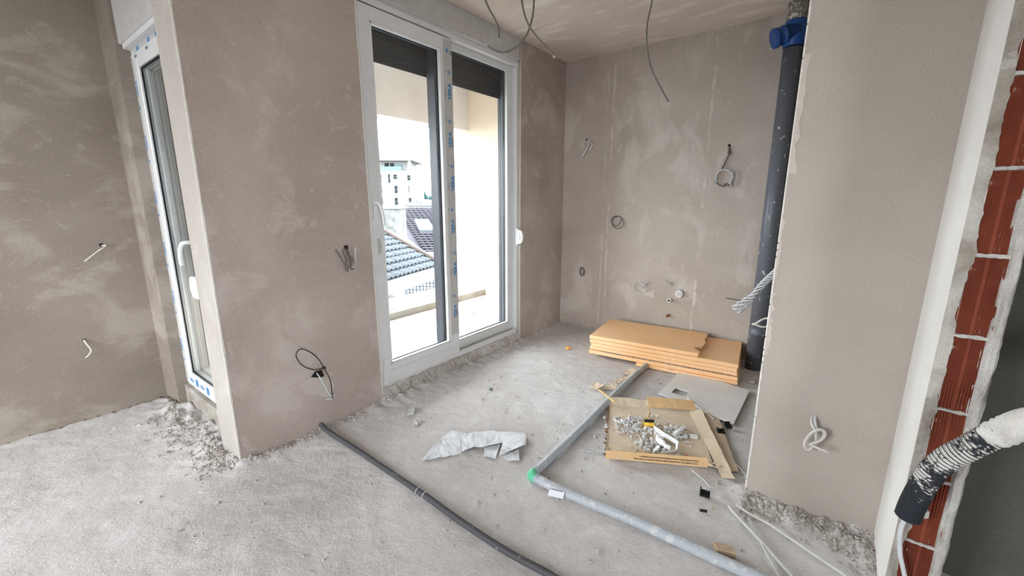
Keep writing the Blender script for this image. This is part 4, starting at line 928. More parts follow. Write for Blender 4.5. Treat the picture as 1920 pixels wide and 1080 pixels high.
# ---------------------------------------------------------------- cardboard tray with rubbish
A_, B_, C_, D_ = Vector((-.822, 1.93, 0)), Vector((-.330, 2.20, 0)), Vector((-.566, 2.74, 0)), Vector((-1.05, 2.49, 0))
tr = tag(empty('cardboard_box', (-.70, 2.34, 0)), 'flattened brown carton used as a tray, printed front edge, full of plaster chips', 'box')
def sheet(name, pts, th, mat, parent, jag=0, seed=0, wav=0.0):
    """a thin sheet from an outline, subdivided and slightly wavy"""
    bm = bmesh.new(); r_ = random.Random(seed); vs = []
    P = [Vector(p) for p in pts]; n = len(P)
    for i in range(n):
        a_, b_ = P[i], P[(i + 1) % n]; k_ = max(1, int((b_ - a_).length / .03)) if jag else 1
        for k in range(k_):
            q = a_.lerp(b_, k / k_)
            if jag and k: q = q + Vector((r_.uniform(-jag, jag), r_.uniform(-jag, jag), 0))
            vs.append(bm.verts.new(q))
    f_ = bm.faces.new(vs)
    bmesh.ops.triangulate(bm, faces=[f_])
    if wav:
        for _ in range(2): bmesh.ops.subdivide_edges(bm, edges=list(bm.edges), cuts=1, use_grid_fill=True)
        for v in bm.verts:
            v.co.z += wav * (noise.noise(v.co * 14 + Vector((seed, 0, 0))) + .7 * noise.noise(v.co * 34 + Vector((seed, 3, 0))))
    bm.normal_update()
    me = bpy.data.meshes.new(name); bm.to_mesh(me); bm.free(); me.materials.append(mat)
    o = bpy.data.objects.new(name, me); COL.objects.link(o)
    md = o.modifiers.new('thickness', 'SOLIDIFY'); md.thickness = th; md.offset = 0
    if parent: o.parent = parent; o.matrix_parent_inverse = parent.matrix_world.inverted()
    return o
up = lambda p, z: (p[0], p[1], z)
sheet('base', [up(A_, .016), up(B_, .016), up(C_, .018), up(D_, .018)], .004, M['card'], tr, .002, 1, .002)
eAB = (B_ - A_).normalized(); nAB = Vector((eAB.y, -eAB.x, 0))
m = MB(); m.prism([A_ + Vector((0, 0, .008)), B_ - eAB * .03 + Vector((0, 0, .006)), B_ - eAB * .035 + nAB * .004 + Vector((0, 0, .066)), A_ + nAB * .004 + Vector((0, 0, .060))], tuple(-nAB * .004))
ff = m.build('front_flap', M['card_clean'], tr); ff['label'] = 'clean brown front flap with two lines of upside-down print'
tilt = (Vector((0, 0, .055)) + nAB * .004).normalized()
org = B_ - eAB * .085 + nAB * .0058 + Vector((0, 0, .030))
lettering('print', 'NO CLAIMS WILL BE ENTERTAINED AFTER LAYING OF THE TILES.', .0112, M['ink'], tuple(org), tuple(-eAB), tuple(-tilt), ff, .0001, 1.0)
org = B_ - eAB * .082 + nAB * .0068 + Vector((0, 0, .046))
lettering('print', 'Aucune réclamation ne sera acceptée après pose des carreaux !', .0116, M['ink'], tuple(org), tuple(-eAB), tuple(-tilt), ff, .0002, 1.0)
eDC = (C_ - D_).normalized(); nDC = Vector((-eDC.y, eDC.x, 0))
sheet('back_flap', [up(D_, .018), up(D_ + eDC * .30, .016), up(D_ + eDC * .30 + nDC * .055, .050), up(D_ + nDC * .065, .048)], .004, M['card'], tr, .002, 3, .004)
sheet('back_flap', [up(D_ + eDC * .26, .030), up(C_ + eDC * .015, .030), up(C_ + eDC * .01 + nDC * .075, .062), up(D_ + eDC * .25 + nDC * .075, .066)], .004, M['card_clean'], tr, .0015, 4, .003)
# right side flap standing a little, and the torn strip lying outside it
eBC = (C_ - B_).normalized(); nBC = Vector((eBC.y, -eBC.x, 0))
sheet('side_flap', [up(C_ + nBC * -.03, .020), up(C_ + nBC * .045, .040), up(B_ + nBC * .075 - eBC * .10, .028), up(B_ + nBC * .02 - eBC * .08, .014)], .004, M['card'], tr, .002, 5, .003)
sheet('side_flap', [up(C_ + nBC * .05, .024), up(C_ + nBC * .145, .014), up(B_ + nBC * .115 - eBC * .01, .012), up(B_ + nBC * .045 - eBC * .03, .018)], .004, M['card'], tr, .002, 6, .003)
# torn left edge
m = MB(); r_ = random.Random(9)
for k in range(16):
    u = k / 16; p = A_.lerp(D_, u); q = A_.lerp(D_, u + .05); w_ = r_.uniform(.004, .022)
    m.prism([up(p, .02), up(q, .02), up((p + q) / 2 + Vector((-w_, -.006, 0)), .018 + r_.uniform(.0, .025))], (0, 0, .003))
m.build('torn_edge', M['card_dark'], tr)
m = MB()
for k in range(30):
    p = (D_ + eDC * (.24 + .009 * k)) + nDC * .004; m.obox(up(p, .024), eDC * .0028, nDC * .006, (0, 0, .003))
m.build('corrugation', M['card'], tr)
p = B_ - eAB * .01
m = MB()
for k in range(7): m.chunk(up(p + Vector((r_.uniform(-.03, .03), r_.uniform(-.015, .02), 0)), .02 + r_.random() * .02), .014, r_, .4)
m.build('torn_edge', M['card'], tr)

# chips heaped on the tray
m = MB(); r_ = random.Random(41)
for _ in range(620):
    t_ = r_.random(); cx, cy, sx, sy = random.Random(r_.random()).choice([(-.83, 2.28, .085, .075), (-.72, 2.34, .09, .08), (-.68, 2.18, .07, .06), (-.60, 2.20, .06, .05), (-.56, 2.40, .07, .05), (-.87, 2.33, .05, .05)])
    x = cx + r_.gauss(0, sx) * .8; y = cy + r_.gauss(0, sy) * .8
    rel = Vector((x, y, 0)) - A_
    if not (.02 < rel.dot(eAB) < .50 and .03 < rel.dot(Vector((-eAB.y, eAB.x, 0))) < .52): continue
    rr = .003 + .012 * r_.random() ** 2.4
    d_ = math.hypot(x + .74, y - 2.26); m.chunk((x, y, .021 + rr * .4 + max(0, .02 - d_ * .1) * r_.random()), rr, r_, .75)
o = m.build('plaster_chips', M['chips']); tag(o, 'heap of grey and white plaster chips on the cardboard tray', 'rubble', kind='stuff')
# things lying on the tray
p = Vector(K['yel'][0])
o = tag(empty('matchbox', tuple(p)), 'small black and yellow box lying on the plaster chips', 'box')
ax = Vector((.88, .42, .06)).normalized(); ay = Vector((-.42, .88, .25)).normalized(); az = ax.cross(ay)
MB().obox(p + Vector((0, 0, .012)), ax * .030, ay * .020, az * .011).build('body', M['yellow'], o, bevel=.001)
MB().obox(p + Vector((0, 0, .012)) + az * .0115 + ay * .008, ax * .030, ay * .0125, az * .0008).build('dark_top', M['black_plastic'], o)
mm = MB()
for k, (u_, v_, q_) in enumerate(((.008, -.013, .0045), (.0, -.014, .0035), (.015, -.011, .003))):
    mm.obox(p + Vector((0, 0, .012)) + az * .0116 + ax * u_ + ay * v_, ax * q_, ay * q_ * .8, az * .0006)
mm.build('picture', M['orange_chip'], o)
q = [Vector(v) for v in K['strip1']]
m = MB()
for i in range(len(q) - 1):
    d_ = (q[i+1] - q[i]); n_ = Vector((0, 0, 1)); 
    if i == 2: n_ = Vector((.3, .2, .9))
    sd = d_.cross(n_).normalized()
    m.obox((q[i] + q[i+1]) / 2, d_ * .51, n_.normalized() * (.014 if i != 3 else .010), sd * .0015)
o = m.build('plastic_strip', M['white_plastic'], None, bevel=.0007); tag(o, 'white folded plastic strip bent in a triangle on the cardboard tray', 'plastic strip')
def lumpy_bag(name, label, pts, rad, mat, seed):
    m = MB().tube(smooth_path(pts, 5), rad, 10)
    m.v = [tuple(Vector(v) + Vector((noise.noise(Vector(v) * 60 + Vector((seed, 0, 0))), noise.noise(Vector(v) * 60 + Vector((0, seed, 0))), noise.noise(Vector(v) * 60 + Vector((0, 0, seed))))) * .007) for v in m.v]
    return tag(m.build(name, mat, None, False), label, 'plastic bag')
lumpy_bag('plastic_wrap', 'crumpled white plastic wrap pointing right on the chips', K['bag'], [.012]*5 + [.010]*5 + [.008], M['white_plastic'], 1)
bp = Vector(K['strip1'][3])
lumpy_bag('plastic_wrap', 'crumpled white plastic wrap inside the folded strip on the tray', [(bp.x - .03, bp.y - .01, .035), (bp.x - .075, bp.y + .0, .045), (bp.x - .12, bp.y + .055, .036), (bp.x - .10, bp.y + .09, .034)], [.013]*5 + [.016]*10 + [.009], M['white_plastic'], 4)
lumpy_bag('plastic_wrap', 'small twist of white plastic behind the printed carton flap', K['bag2'], [.007]*5 + [.011], M['white_plastic'], 7)
a_, b_ = Vector(K['metal'][0]), Vector(K['metal'][1])
o = cyl('blade_handle', [a_, a_.lerp(b_, .9)], .007, M['pipe_floor'], None, 10); cyl('red_tip', [a_.lerp(b_, .89), b_], .008, M['red'], o, 10)
tag(o, 'grey stick with a red tip lying behind the printed carton flap', 'tool')
wire('twine', 'short piece of pale twine above the small yellow box', 'string', None, [(K['twine'], .0035, M['wood'], 'strand')])
o = MB().obox(K['chip2'][0][:2] + (.024,), (.020, .010, 0), (-.008, .016, .002), (0, .001, .0022)).build('label_chip', M['white_plastic']); tag(o, 'flat white chip lying alone at the right of the tray', 'chip')

# ---------------------------------------------------------------- loose things on the floor
# thin porcelain tile with a square cut-out
T = [(-.84, 2.872), (-.327, 2.731), (-.322, 3.315), (-.835, 3.43)]; Hh = [(-.771, 2.935), (-.672, 2.925), (-.668, 3.025), (-.767, 3.035)]
bm = bmesh.new(); ov = [bm.verts.new((x, y, .012)) for x, y in T]; iv = [bm.verts.new((x, y, .012)) for x, y in Hh]
for i in range(4):
    j = (i + 1) % 4; bm.faces.new((ov[i], ov[j], iv[j], iv[i]))
r_ = bmesh.ops.extrude_face_region(bm, geom=list(bm.faces))
for v in [g for g in r_['geom'] if isinstance(g, bmesh.types.BMVert)]: v.co.z += .009
bmesh.ops.recalc_face_normals(bm, faces=bm.faces); me = bpy.data.meshes.new('floor_tile'); bm.to_mesh(me); bm.free(); me.materials.append(M['tile'])
o = bpy.data.objects.new('floor_tile', me); COL.objects.link(o); tag(o, 'large thin grey tile with a rectangular cut-out, half under the foam boards', 'tile')
wire('white_cord', 'thin white cord lying straight across the corner of the grey tile', 'cord', None, [([(x, y, .024) for x, y, z in K['cord']], .003, M['white_plastic'], 'strand')])
def clip(name, label, c, ax, s_, tall=.0):
    c = Vector(c); ax = Vector(ax).normalized(); ay = Vector((-ax.y, ax.x, 0)); m = MB()
    m.obox(c + Vector((0, 0, .003)), ax * s_, ay * s_ * .8, (0, 0, .003)); m.obox(c - ax * s_ + Vector((0, 0, .014 + tall / 2)), ax * .003, ay * s_ * .8, (0, 0, .014 + tall / 2))
    m.obox(c + ay * s_ * .8 + Vector((0, 0, .009)), ax * s_, ay * .002, (0, 0, .009))
    o = m.build(name, M['black_plastic'], None, bevel=.001); return tag(o, label, 'clip')
clip('black_clip', 'black plastic clip right at the corner of the grey tile', K['clip1'][0], (.5, -.8, 0), .020)
clip('black_clip', 'black plastic clip between the grey tile and the cardboard flap', K['clip2'][0], (.8, .4, 0), .021)
clip('black_clip', 'black angled clip with an upright spike, alone below the carton', tuple((Vector(K['clip3'][0]) + Vector(K['clip3'][1])) / 2), (.9, .15, 0), .021, .004)
a_, b_, c_ = [Vector(v) for v in K['clip4']]
m = MB().obox((a_ + b_) / 2 + Vector((0, 0, .004)), (b_ - a_) * .5, (-.002, .007, 0), (0, 0, .003)); o = m.build('black_scrap', M['black_plastic'], None, bevel=.001)
MB().chunk(c_ + Vector((0, 0, .006)), .009, random.Random(6)).build('beige_end', M['brown_chunk'], o); tag(o, 'small dark plastic scrap with a beige end below the spiked clip', 'scrap')
# cardboard shreds by the pipe
o = tag(empty('cardboard_scrap', K['card2'][0]), 'torn brown cardboard shred draped beside the grey pipe, nearest the carton', 'cardboard')
sheet('shred', K['card2'], .003, M['card'], o, .006, 12, .010); 
sheet('shred', [tuple(Vector(K['card2'][0]) + Vector(d)) for d in ((-.01, -.03, .004), (.06, -.02, .012), (.09, .04, .03), (.02, .07, .02))], .003, M['card'], o, .005, 13, .010)
o = sheet('cardboard_scrap', K['card1'], .003, M['card'], None, .004, 14, .006); tag(o, 'small torn cardboard piece by the pipe, close to the orange boards', 'cardboard')
a_, b_ = [Vector(v) for v in K['stick']]; d_ = b_ - a_; sd = d_.cross(Vector((0, 0, 1))).normalized()
o = MB().obox((a_ + b_) / 2, d_ * .5, sd * .007, Vector((0, 0, .004))).build('wood_stick', M['wood'], None, bevel=.0015); tag(o, 'short pale wooden stick leaning over the pipe onto the carton', 'stick')
# crumpled paper
o = tag(empty('crumpled_paper', K['ps2'][3]), 'large crumpled sheet of white paper on the floor before the sliding door', 'paper')
for i, k in enumerate(('ps1', 'ps2', 'ps3', 'ps4', 'ps5')): sheet('paper_fold', [(x, y, z + .004 * (i % 3)) for x, y, z in K[k]], .0008, M['paper'], o, 0, 20 + i, .010 if i < 3 else .005)
o = sheet('paper_scrap', K['sp1'], .0012, M['paper'], None, 0, 31, .003); tag(o, 'small white paper slip leaning on the bent grey pipe', 'paper')
m = MB().prism(K['tp1'], (0, 0, .010)); o = m.build('tile_chip', M['chips'], None, bevel=.001); tag(o, 'flat pale tile chip near the end of the pier', 'chip')
def lump(name, label, cat, c, r_, mat, seed, flat=1.0):
    o = MB().chunk((c[0], c[1], floor_z(c[0], c[1]) + r_ * .45), r_, random.Random(seed), flat).build(name, mat, None, bevel=r_ * .12); return tag(o, label, cat)
o = lump('green_chip', 'small green and grey broken chip in the middle of the floor', 'chip', (-1.868, 2.197), .02, M['green_chip'], 3, .7)
lump('foam_scrap', 'small orange scrap on the floor between sliding door and foam boards', 'scrap', (-1.837, 3.31), .024, M['orange_chip'], 5, .8)
lump('mortar_lump', 'white lump of mortar between the pipe and the carton', 'rubble', (-.967, 2.095), .016, M['chips'], 8)
lump('mortar_lump', 'rough grey lump of mortar on the floor left of the crumpled paper', 'rubble', (-1.93, 1.55), .026, M['rubble'], 15, .5)
lump('mortar_lump', 'pale lump of mortar at the foot of the drain pipe', 'rubble', (-.325, 3.52), .034, M['rubble'], 9, .7)
a_, b_ = [Vector(v) for v in K['bchunk']]; d_ = (b_ - a_)
m = MB().obox((a_ + b_) / 2, d_ * .5, (-.010, .017, 0), (0, 0, .011)); rj = random.Random(3); m.v = [tuple(Vector(v) + Vector([rj.uniform(-.006, .006) for _ in range(3)])) for v in m.v]
o = m.build('brick_fragment', M['brown_chunk'], None, bevel=.003); tag(o, 'brown broken brick fragment beside the long grey pipe', 'fragment')
# pale steel profiles near the pillar
def profile(label, pts, w_, hgt):
    P = [Vector(p) for p in pts]; m = MB()
    for i in range(len(P) - 1):
        d_ = P[i+1] - P[i]; sd = d_.cross(Vector((0, 0, 1))).normalized(); c = (P[i] + P[i+1]) / 2
        m.obox(c, d_ * .505, sd * w_, (0, 0, .0012)); m.obox(c + sd * w_ + Vector((0, 0, hgt)), d_ * .505, sd * .0012, (0, 0, hgt))
    return tag(m.build('metal_profile', M['metal_strip']), label, 'metal strip', 'pale metal strips by the pillar')
def ext(pts, l_):
    a_, b_ = Vector(pts[-2]), Vector(pts[-1]); return list(pts) + [tuple(b_ + (b_ - a_).normalized() * l_)]
profile('long bent metal strip on the left of the pile by the pillar', [(x, y, z + .008) for x, y, z in ext(K['v1'], .12)], .004, .006)
profile('long metal strip on the right of the pile, closest to the pillar', [(x, y, z + .012) for x, y, z in ext(K['v2'], .12)], .006, .005)
profile('metal strip crossing under the left one by the pillar', [(x, y, z - .004) for x, y, z in ext(K['v3'], .1)], .003, .004)
profile('shortest metal strip, beside the right one at the pillar', [(x, y, z + .006) for x, y, z in K['v4']], .003, .004)
wire('wire_rod', 'thin bent rod sticking out from under the carton towards the pillar', 'rod', None, [(K['rod'], .0035, M['metal_strip'], 'rod')], 3)
wire('wire_rod', 'short thin grey rod poking out left of the carton', 'rod', None, [(K['rod2'], .003, M['pipe_floor'], 'rod')], 2)
wire('wire_scrap', 'thin pale wire scrap on the floor between carton and pillar', 'wire', None, [([(x, y, .014) for x, y, z in K['wirebits']], .002, M['wire_twist'], 'strand')])
# ---------------------------------------------------------------- balcony
XB = X0 - .25
struct(MB().box(-4.62, XB, .95, 4.6, -.25, -.005).build('balcony_floor', M['ext_grey']))
bw = MB().box(-4.62, XB, 4.6, 4.85, -.25, 3.2); bw.box(XB, XB + .2, YB + .25, 4.85, -.25, 3.2)
struct(bw.build('balcony_wall', M['ext_cream']))
struct(MB().box(-4.56, -4.27, .4, 4.6, 2.345, 3.2).build('balcony_beam', M['ext_beam']))
struct(MB().box(-4.56, XB, .95, 4.6, 2.95, 3.2).build('balcony_ceiling', M['ext_beam']))
cb = MB(); n = 60; vs = []; fs = []
for k in range(n + 1):
    y = .95 + (4.6 - .95) * k / n; e = .006 * noise.noise(Vector((y * 9, 0, 0)))
    vs += [(-4.0 + e, y, -.02), (-4.0 + e * .6, y, .078 + e * .5), (-4.3, y, .082), (-4.62, y, .082), (-4.62, y, -.02)]
for k in range(n):
    for j in range(4): a = k * 5 + j; fs.append((a, a + 1, a + 6, a + 5))
struct(cb.add(vs, fs).build('balcony_curb', M['curb']))
# outer skin of the window wall
struct(MB().box(XB - .01, XB, .95, 1.603, -.2, 2.95).build('facade_strip', M['ext_cream']))
m = MB(); r_ = random.Random(77)
for _ in range(26):
    x = r_.uniform(-3.9, -2.75); y = r_.uniform(1.7, 4.5); a = r_.uniform(0, 6.28); l_ = r_.uniform(.012, .030)
    m.obox((x, y, .004), (math.cos(a) * l_, math.sin(a) * l_, .004), (-math.sin(a) * .005, math.cos(a) * .005, 0), (0, 0, .002))
for _ in range(22):
    x = r_.uniform(-4.2, -4.03); y = r_.uniform(2.4, 4.4); a = r_.uniform(0, 6.28); l_ = r_.uniform(.006, .018)
    m.obox((x, y, .088), (math.cos(a) * l_, math.sin(a) * l_, .002), (-math.sin(a) * .004, math.cos(a) * .004, 0), (0, 0, .002))
tag(m.build('leaf_litter', M['leaf']), 'dry leaf scraps scattered over the balcony floor', 'leaves', kind='stuff')

# ---------------------------------------------------------------- the town beyond the balcony
FH = Vector((-math.sin(R(37.2)), math.cos(R(37.2)), 0)); RH = Vector((math.cos(R(37.2)), math.sin(R(37.2)), 0))
struct(MB().box(-260, 60, -160, 240, -7.2, -7.0).build('street_ground', M['ground']))
# near house with a grey tiled roof
hs = tag(empty('tiled_house', (-7.2, 5.2, -6.9)), 'near white house with grey wavy roof tiles just below the balcony', 'house')
Eh = Vector((-6.705, 6.21, -.028)); U = Vector((-.297, .955, 0)); PP = Vector((-.955, -.297, 0)); a25 = R(25)
V = PP * math.cos(a25) + Vector((0, 0, math.sin(a25))); N = U.cross(V); N = N if N.z > 0 else -N
m = MB().prism([Eh - N * .06, Eh - U * 4.2 - N * .06, Eh - U * 4.2 + V * 3.0 - N * .06, Eh + V * 3.0 - N * .06], tuple(-N * .12)); m.build('roof_deck', M['ridge'], hs)
proto = None; tw_, th_ = .27, .205
for r in range(14):
    for c in range(14):
        if proto is None:
            mm = MB(); vs = []; fs = []; nn = 10
            for k in range(nn + 1):
                u = k / nn; wv = .022 * math.cos(u * 4 * math.pi)
                for (vv, hh) in ((0, .042), (0, .070), (th_ * 1.12, .010)):
                    vs.append(Eh - U * (u * tw_ * 1.02) + V * vv + N * (wv + hh))
            for k in range(nn):
                for j in range(2): a = k * 3 + j; fs.append((a, a + 1, a + 4, a + 3))
            mm.add(vs, fs); proto = mm.build('roof_tile', M['tile_grey'], hs, True); o = proto
        else: o = proto.copy(); COL.objects.link(o)
        o.location = V * (r * th_) - U * (c * tw_) + N * (.004 * ((r * 7 + c * 3) % 3))
q = V * 3.1
m = MB().prism([Eh + U * .02 - N * .05, Eh + U * .14 - N * .05, Eh + U * .14 + N * .07, Eh + U * .02 + N * .07], tuple(q)); o = m.build('gable_board', M['ext_white'], hs)
MB().tube([Eh + U * .0 + N * .06, Eh + U * .0 + N * .06 + q], .05, 8).build('verge_tile', M['ridge'], hs)
m = MB().prism([Eh - PP * .03 + U * .12, Eh - PP * .03 - U * 4.2, Eh - PP * .03 - U * 4.2 - Vector((0, 0, .26)), Eh - PP * .03 + U * .12 - Vector((0, 0, .26))], tuple(PP * .12)); m.build('eave_board', M['ext_white'], hs)
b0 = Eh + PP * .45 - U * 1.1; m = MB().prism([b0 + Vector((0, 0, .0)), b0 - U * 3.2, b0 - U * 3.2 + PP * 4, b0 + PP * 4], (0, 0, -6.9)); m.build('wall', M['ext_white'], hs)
c0 = Eh + PP * .43 - U * 1.75; MB().tube(smooth_path([c0 + Vector((0, 0, -.35)), c0 + U * .03 + Vector((0, 0, -.6)), c0 - U * .01 + Vector((0, 0, -.95))], 4), .012, 6).build('wall_cable', M['win_dark'], hs)
# lattice railing on the terrace beside it
gr = tag(empty('lattice_railing', (-8.2, 6.96, -1.1)), 'pale lattice railing panel on the terrace beside the near house', 'railing')
ga, gb = Vector((-8.55, 6.69, 0)), Vector((-7.78, 7.28, 0)); gd = (gb - ga).normalized(); gl = (gb - ga).length; gn = Vector((gd.y, -gd.x, 0))
for (u0, u1, z0, z1) in ((0, gl, -.66, -.60), (0, gl, -1.10, -1.05), (0, .07, -1.1, -.6), (gl - .09, gl, -1.1, -.6)):
    c = ga + gd * (u0 + u1) / 2; MB().obox((c.x, c.y, (z0 + z1) / 2), gd * (u1 - u0) / 2, gn * .03, (0, 0, (z1 - z0) / 2)).build('rail', M['ext_white'], gr)
proto = None
for k in range(9):
    if proto is None: c = ga + gd * .12; proto = MB().obox((c.x, c.y, -.855), gd * .012, gn * .012, (0, 0, .2)).build('bar', M['tile_grey'], gr); o = proto
    else: o = proto.copy(); COL.objects.link(o)
    o.location = gd * (k * (gl - .26) / 8)
for k in range(4):
    c = ga + gd * gl / 2; MB().obox((c.x, c.y, -.98 + k * .085), gd * (gl / 2 - .08), gn * .009, (0, 0, .010)).build('cross_bar', M['tile_grey'], gr)
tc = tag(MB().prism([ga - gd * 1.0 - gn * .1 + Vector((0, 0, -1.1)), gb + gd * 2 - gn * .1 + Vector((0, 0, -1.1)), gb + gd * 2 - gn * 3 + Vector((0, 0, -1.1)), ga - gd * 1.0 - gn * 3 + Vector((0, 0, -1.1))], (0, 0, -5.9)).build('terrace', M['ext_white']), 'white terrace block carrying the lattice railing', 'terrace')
# second house: dark roof with skylight, sloping white parapet and chimney block
h2 = tag(empty('dark_roof_house', (-12, 10, -6.9)), 'house farther back with a dark tiled roof, skylight and white parapet', 'house')
C0 = Vector((0, 0, 1.4))
def rp(a, d, up_=0.0): return FH * d + RH * a + Vector((0, 0, 1.05 - (18 - d) * .352 + up_))
m = MB().prism([rp(-5.0, 18, -.05), rp(2, 18, -.05), rp(2, 13.9, -.05), rp(-3.0, 13.9, -.05), rp(-4.6, 16.4, -.05)], (0, 0, -.1)); m.build('roof_deck', M['tile_dark'], h2)
m = MB(); rows = 22
for r in range(rows):
    d0 = 18 - r * .19; d1 = d0 - .215; al = -5.0 + max(0, (18 - max(d1, 13.9)) / 4.1) * 2.05
    n = int((1.6 - al) / .10)
    vs = []; fs = []
    for k in range(n + 1):
        a = al + k * .10; wv = .012 * (1 if k % 2 else -1)
        vs += [rp(a, d0, -.005 + wv * .4), rp(a, d1, .055 + wv), rp(a, d1, .02 + wv)]
    for k in range(n):
        for j in range(2): a = k * 3 + j; fs.append((a, a + 1, a + 4, a + 3))
    m.add(vs, fs)
o = m.build('roof_tiles', M['tile_dark'], h2); o['kind'] = 'stuff'
s0 = [rp(-3.83, 16.5, .10), rp(-3.27, 16.5, .10), rp(-2.84, 15.5, .10), rp(-3.42, 15.5, .10)]
m = MB().prism(s0, (0, 0, -.12)); sk = m.build('skylight_frame', M['tile_grey'], h2)
cs = sum(s0, Vector()) / 4; m = MB().prism([cs + (p - cs) * .84 + Vector((0, 0, .012)) for p in s0], (0, 0, -.02)); m.build('skylight_pane', M['ext_white'], sk)
pa_, pb_ = Vector((-11.05, 8.18, .60)), Vector((-10.10, 8.90, -.40)); pd = (pb_ - pa_); ph = Vector((pd.x, pd.y, 0)).normalized(); pn = Vector((-ph.y, ph.x, 0))
m = MB().prism([pa_ - pn * .22, pb_ - pn * .22, pb_ + pn * .16, pa_ + pn * .16], (0, 0, -.9)); m.build('parapet', M['ext_stain'], h2)
m = MB().prism([pb_ - pn * .22, pb_ + ph * 2.6 - pn * .22, pb_ + ph * 2.6 + pn * .1, pb_ + pn * .1], (0, 0, -.32)); m.build('eave_board', M['ext_stain'], h2)
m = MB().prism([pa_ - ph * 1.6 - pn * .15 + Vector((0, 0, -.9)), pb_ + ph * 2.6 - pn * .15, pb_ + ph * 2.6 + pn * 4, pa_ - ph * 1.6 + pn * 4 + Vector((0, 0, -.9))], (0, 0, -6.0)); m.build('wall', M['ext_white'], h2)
k0 = Vector((-11.55, 7.55, 0)); k1 = Vector((-10.62, 8.26, 0)); kd = (k1 - k0).normalized(); kn = Vector((-kd.y, kd.x, 0))
m = MB().prism([k0 + Vector((0, 0, 1.10)), k1 + Vector((0, 0, 1.10)), k1 + kn * .8 + Vector((0, 0, 1.10)), k0 + kn * .8 + Vector((0, 0, 1.10))], (0, 0, -2.2)); m.build('chimney_block', M['ext_stain'], h2)
m = MB().prism([k0 - kn * .05 + Vector((0, 0, 1.16)), k1 - kn * .05 + kd * .05 + Vector((0, 0, 1.16)), k1 + kn * .85 + kd * .05 + Vector((0, 0, 1.16)), k0 + kn * .85 + Vector((0, 0, 1.16))], (0, 0, -.06)); m.build('chimney_cap', M['ext_white'], h2)
for t_ in (.35, .6): c = k0 + kd * (.93 * t_ + .2) + kn * .3; MB().tube([(c.x, c.y, 1.15), (c.x, c.y, 1.26)], .05, 8).build('vent', M['ext_stain'], h2)

# apartment block far behind
ap = tag(empty('apartment_block', tuple(FH * 100 - RH * 30 + Vector((0, 0, -7)))), 'pale five-storey apartment block far behind the roofs', 'building')
def fp_(r, z, d=100.0): return FH * d + RH * r + Vector((0, 0, z))
def fbox(name, mat, r0, r1, z0, z1, d0, d1, parent):
    m = MB().prism([fp_(r0, z0, d0), fp_(r1, z0, d0), fp_(r1, z0, d1), fp_(r0, z0, d1)], (0, 0, z1 - z0)); return m.build(name, mat, parent)
fbox('wall', M['facade'], -37, -23.1, -7, 7.75, 100, 112, ap)
fbox('top_floor', M['facade'], -37, -24.6, 7.75, 10.2, 101.6, 112, ap)
fbox('roof_slab', M['facade'], -37, -22.7, 10.0, 10.55, 99.4, 112, ap)
fbox('parapet', M['facade'], -37, -24.4, 10.55, 11.4, 101, 111.5, ap)
fbox('corner_post', M['facade'], -24.0, -23.4, 7.75, 10.0, 99.8, 100.6, ap)
for k in range(8): fbox('roof_post', M['ext_stain'], -33.6 + k * 1.25, -33.3 + k * 1.25, 11.4, 12.1, 101.2, 101.4, ap)
fbox('roof_beam', M['ext_stain'], -34, -24.2, 12.1, 12.3, 101.2, 101.4, ap)
fbox('balcony_rail', M['win_blue'], -33.0, -25.6, 7.78, 8.7, 99.95, 100.05, ap)
for (r0, r1, z0, z1) in ((-29.9, -28.9, 8.0, 9.6), (-28.6, -27.7, 8.0, 9.6), (-32.6, -31.9, 8.6, 9.5)): fbox('window', M['win_dark'], r0, r1, z0, z1, 101.5, 101.62, ap)
fbox('awning', M['win_blue'], -27.4, -25.9, 8.3, 9.3, 101.3, 101.5, ap)
for (r0, r1, z0, z1) in ((-31.0, -30.3, 5.2, 7.0), (-28.85, -28.3, 5.0, 7.0), (-27.6, -26.7, 5.9, 6.95), (-24.4, -23.6, 5.6, 6.8),
                         (-30.9, -30.3, 2.7, 4.5), (-27.5, -26.7, 2.7, 4.4), (-24.25, -24.0, 2.9, 4.4), (-30.8, -30.3, .2, 1.7), (-27.6, -26.8, 0, 1.65), (-24.3, -23.6, 0, 1.65)):
    f_ = fbox('window', M['ext_stain'], r0 - .05, r1 + .05, z0 - .05, z1 + .05, 99.96, 100.02, ap)
    fbox('pane', M['win_dark'], r0 + .08, r1 - .08, (z0 + z1) / 2 + .05, z1 - .05, 99.9, 99.98, f_)
    fbox('pane', M['win_dark'], r0 + .08, r1 - .08, z0 + .05, (z0 + z1) / 2 - .05, 99.9, 99.98, f_)
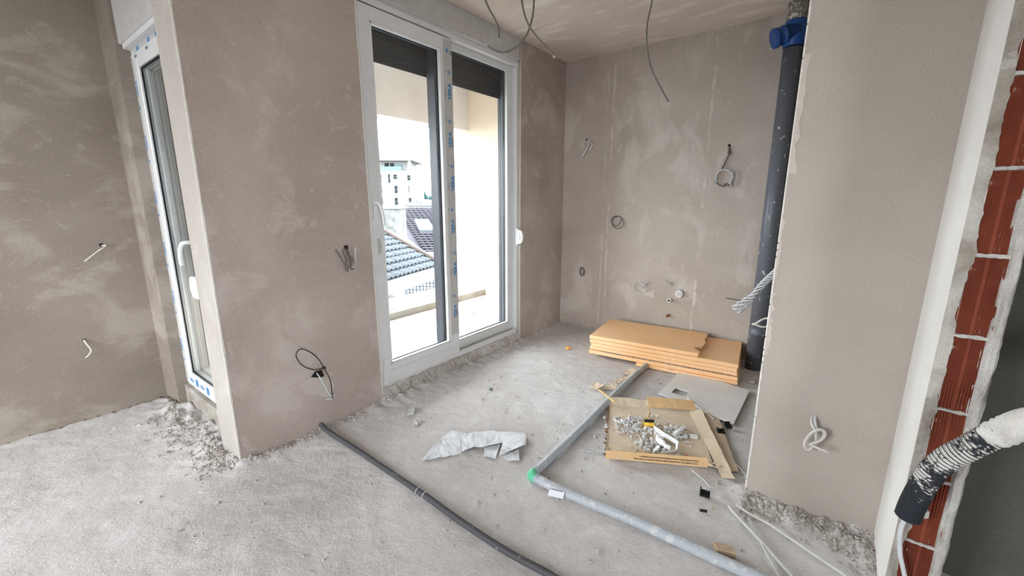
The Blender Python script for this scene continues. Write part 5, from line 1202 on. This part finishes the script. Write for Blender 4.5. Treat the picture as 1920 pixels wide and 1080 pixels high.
# small white house and a row of conifers
sh_ = tag(empty('small_house', tuple(FH * 82 - RH * 17 + Vector((0, 0, -7)))), 'small white house with a pitched roof in front of the conifers', 'house')
fbox('wall', M['ext_white'], -20.5, -13.5, -7, .2, 80, 88, sh_)
m = MB().prism([fp_(-20.8, .1, 79.6), fp_(-13.2, .1, 79.6), fp_(-13.2, .35, 79.6), fp_(-17.4, 1.3, 79.6), fp_(-20.8, .2, 79.6)], tuple(FH * 8.5)); m.build('roof', M['ext_stain'], sh_)
fbox('window', M['win_dark'], -16.6, -15.6, -.9, -.2, 79.9, 80.02, sh_)
def conifer(r, h, d, seed, label):
    o = tag(empty('conifer_tree', tuple(fp_(r, -7, d))), label, 'tree', 'row of conifers behind the small house'); r_ = random.Random(seed)
    c = fp_(r, -7, d); MB().tube([c, c + Vector((0, 0, 7 + h * .6))], .3, 6).build('trunk', M['ridge'], o)
    m = MB(); top = 7 + h
    for k in range(150):
        u = r_.random() ** .8; z = top * (.25 + .75 * u); rad = (1 - u) ** .8 * 1.9 + .05; a = r_.uniform(0, 6.28)
        p = c + Vector((math.cos(a) * rad * r_.uniform(.2, 1), math.sin(a) * rad * r_.uniform(.2, 1), z)); q = Vector((math.cos(a), math.sin(a), -.6)) * r_.uniform(.4, .8); s_ = Vector((-math.sin(a), math.cos(a), 0)) * .28
        m.add([p + Vector((0, 0, .5)), p + s_ - Vector((0, 0, .2)), p - s_ - Vector((0, 0, .2)), p + q], [(0, 1, 3), (0, 3, 2), (1, 2, 3), (0, 2, 1)])
    m.build('foliage', M['conifer'], o)
labs = ['leftmost conifer beside the apartment block', 'second conifer from the apartment block', 'third and tallest-left conifer in the far row', 'fourth conifer in the far row, short', 'fifth conifer in the far row, short', 'slender tall conifer near the right of the far row', 'next conifer right of the tall slender one', 'small conifer toward the right end of the row', 'rightmost conifer before the door frame']
for i, (r, h) in enumerate(((-27.6, 1.6), (-26.7, 2.4), (-25.7, 3.4), (-24.6, 2.2), (-23.5, 2.3), (-21.9, 3.7), (-20.8, 1.9), (-19.6, 1.9), (-18.2, 2.2))): conifer(r, h, 116 + 4 * (i % 4), i, labs[i])
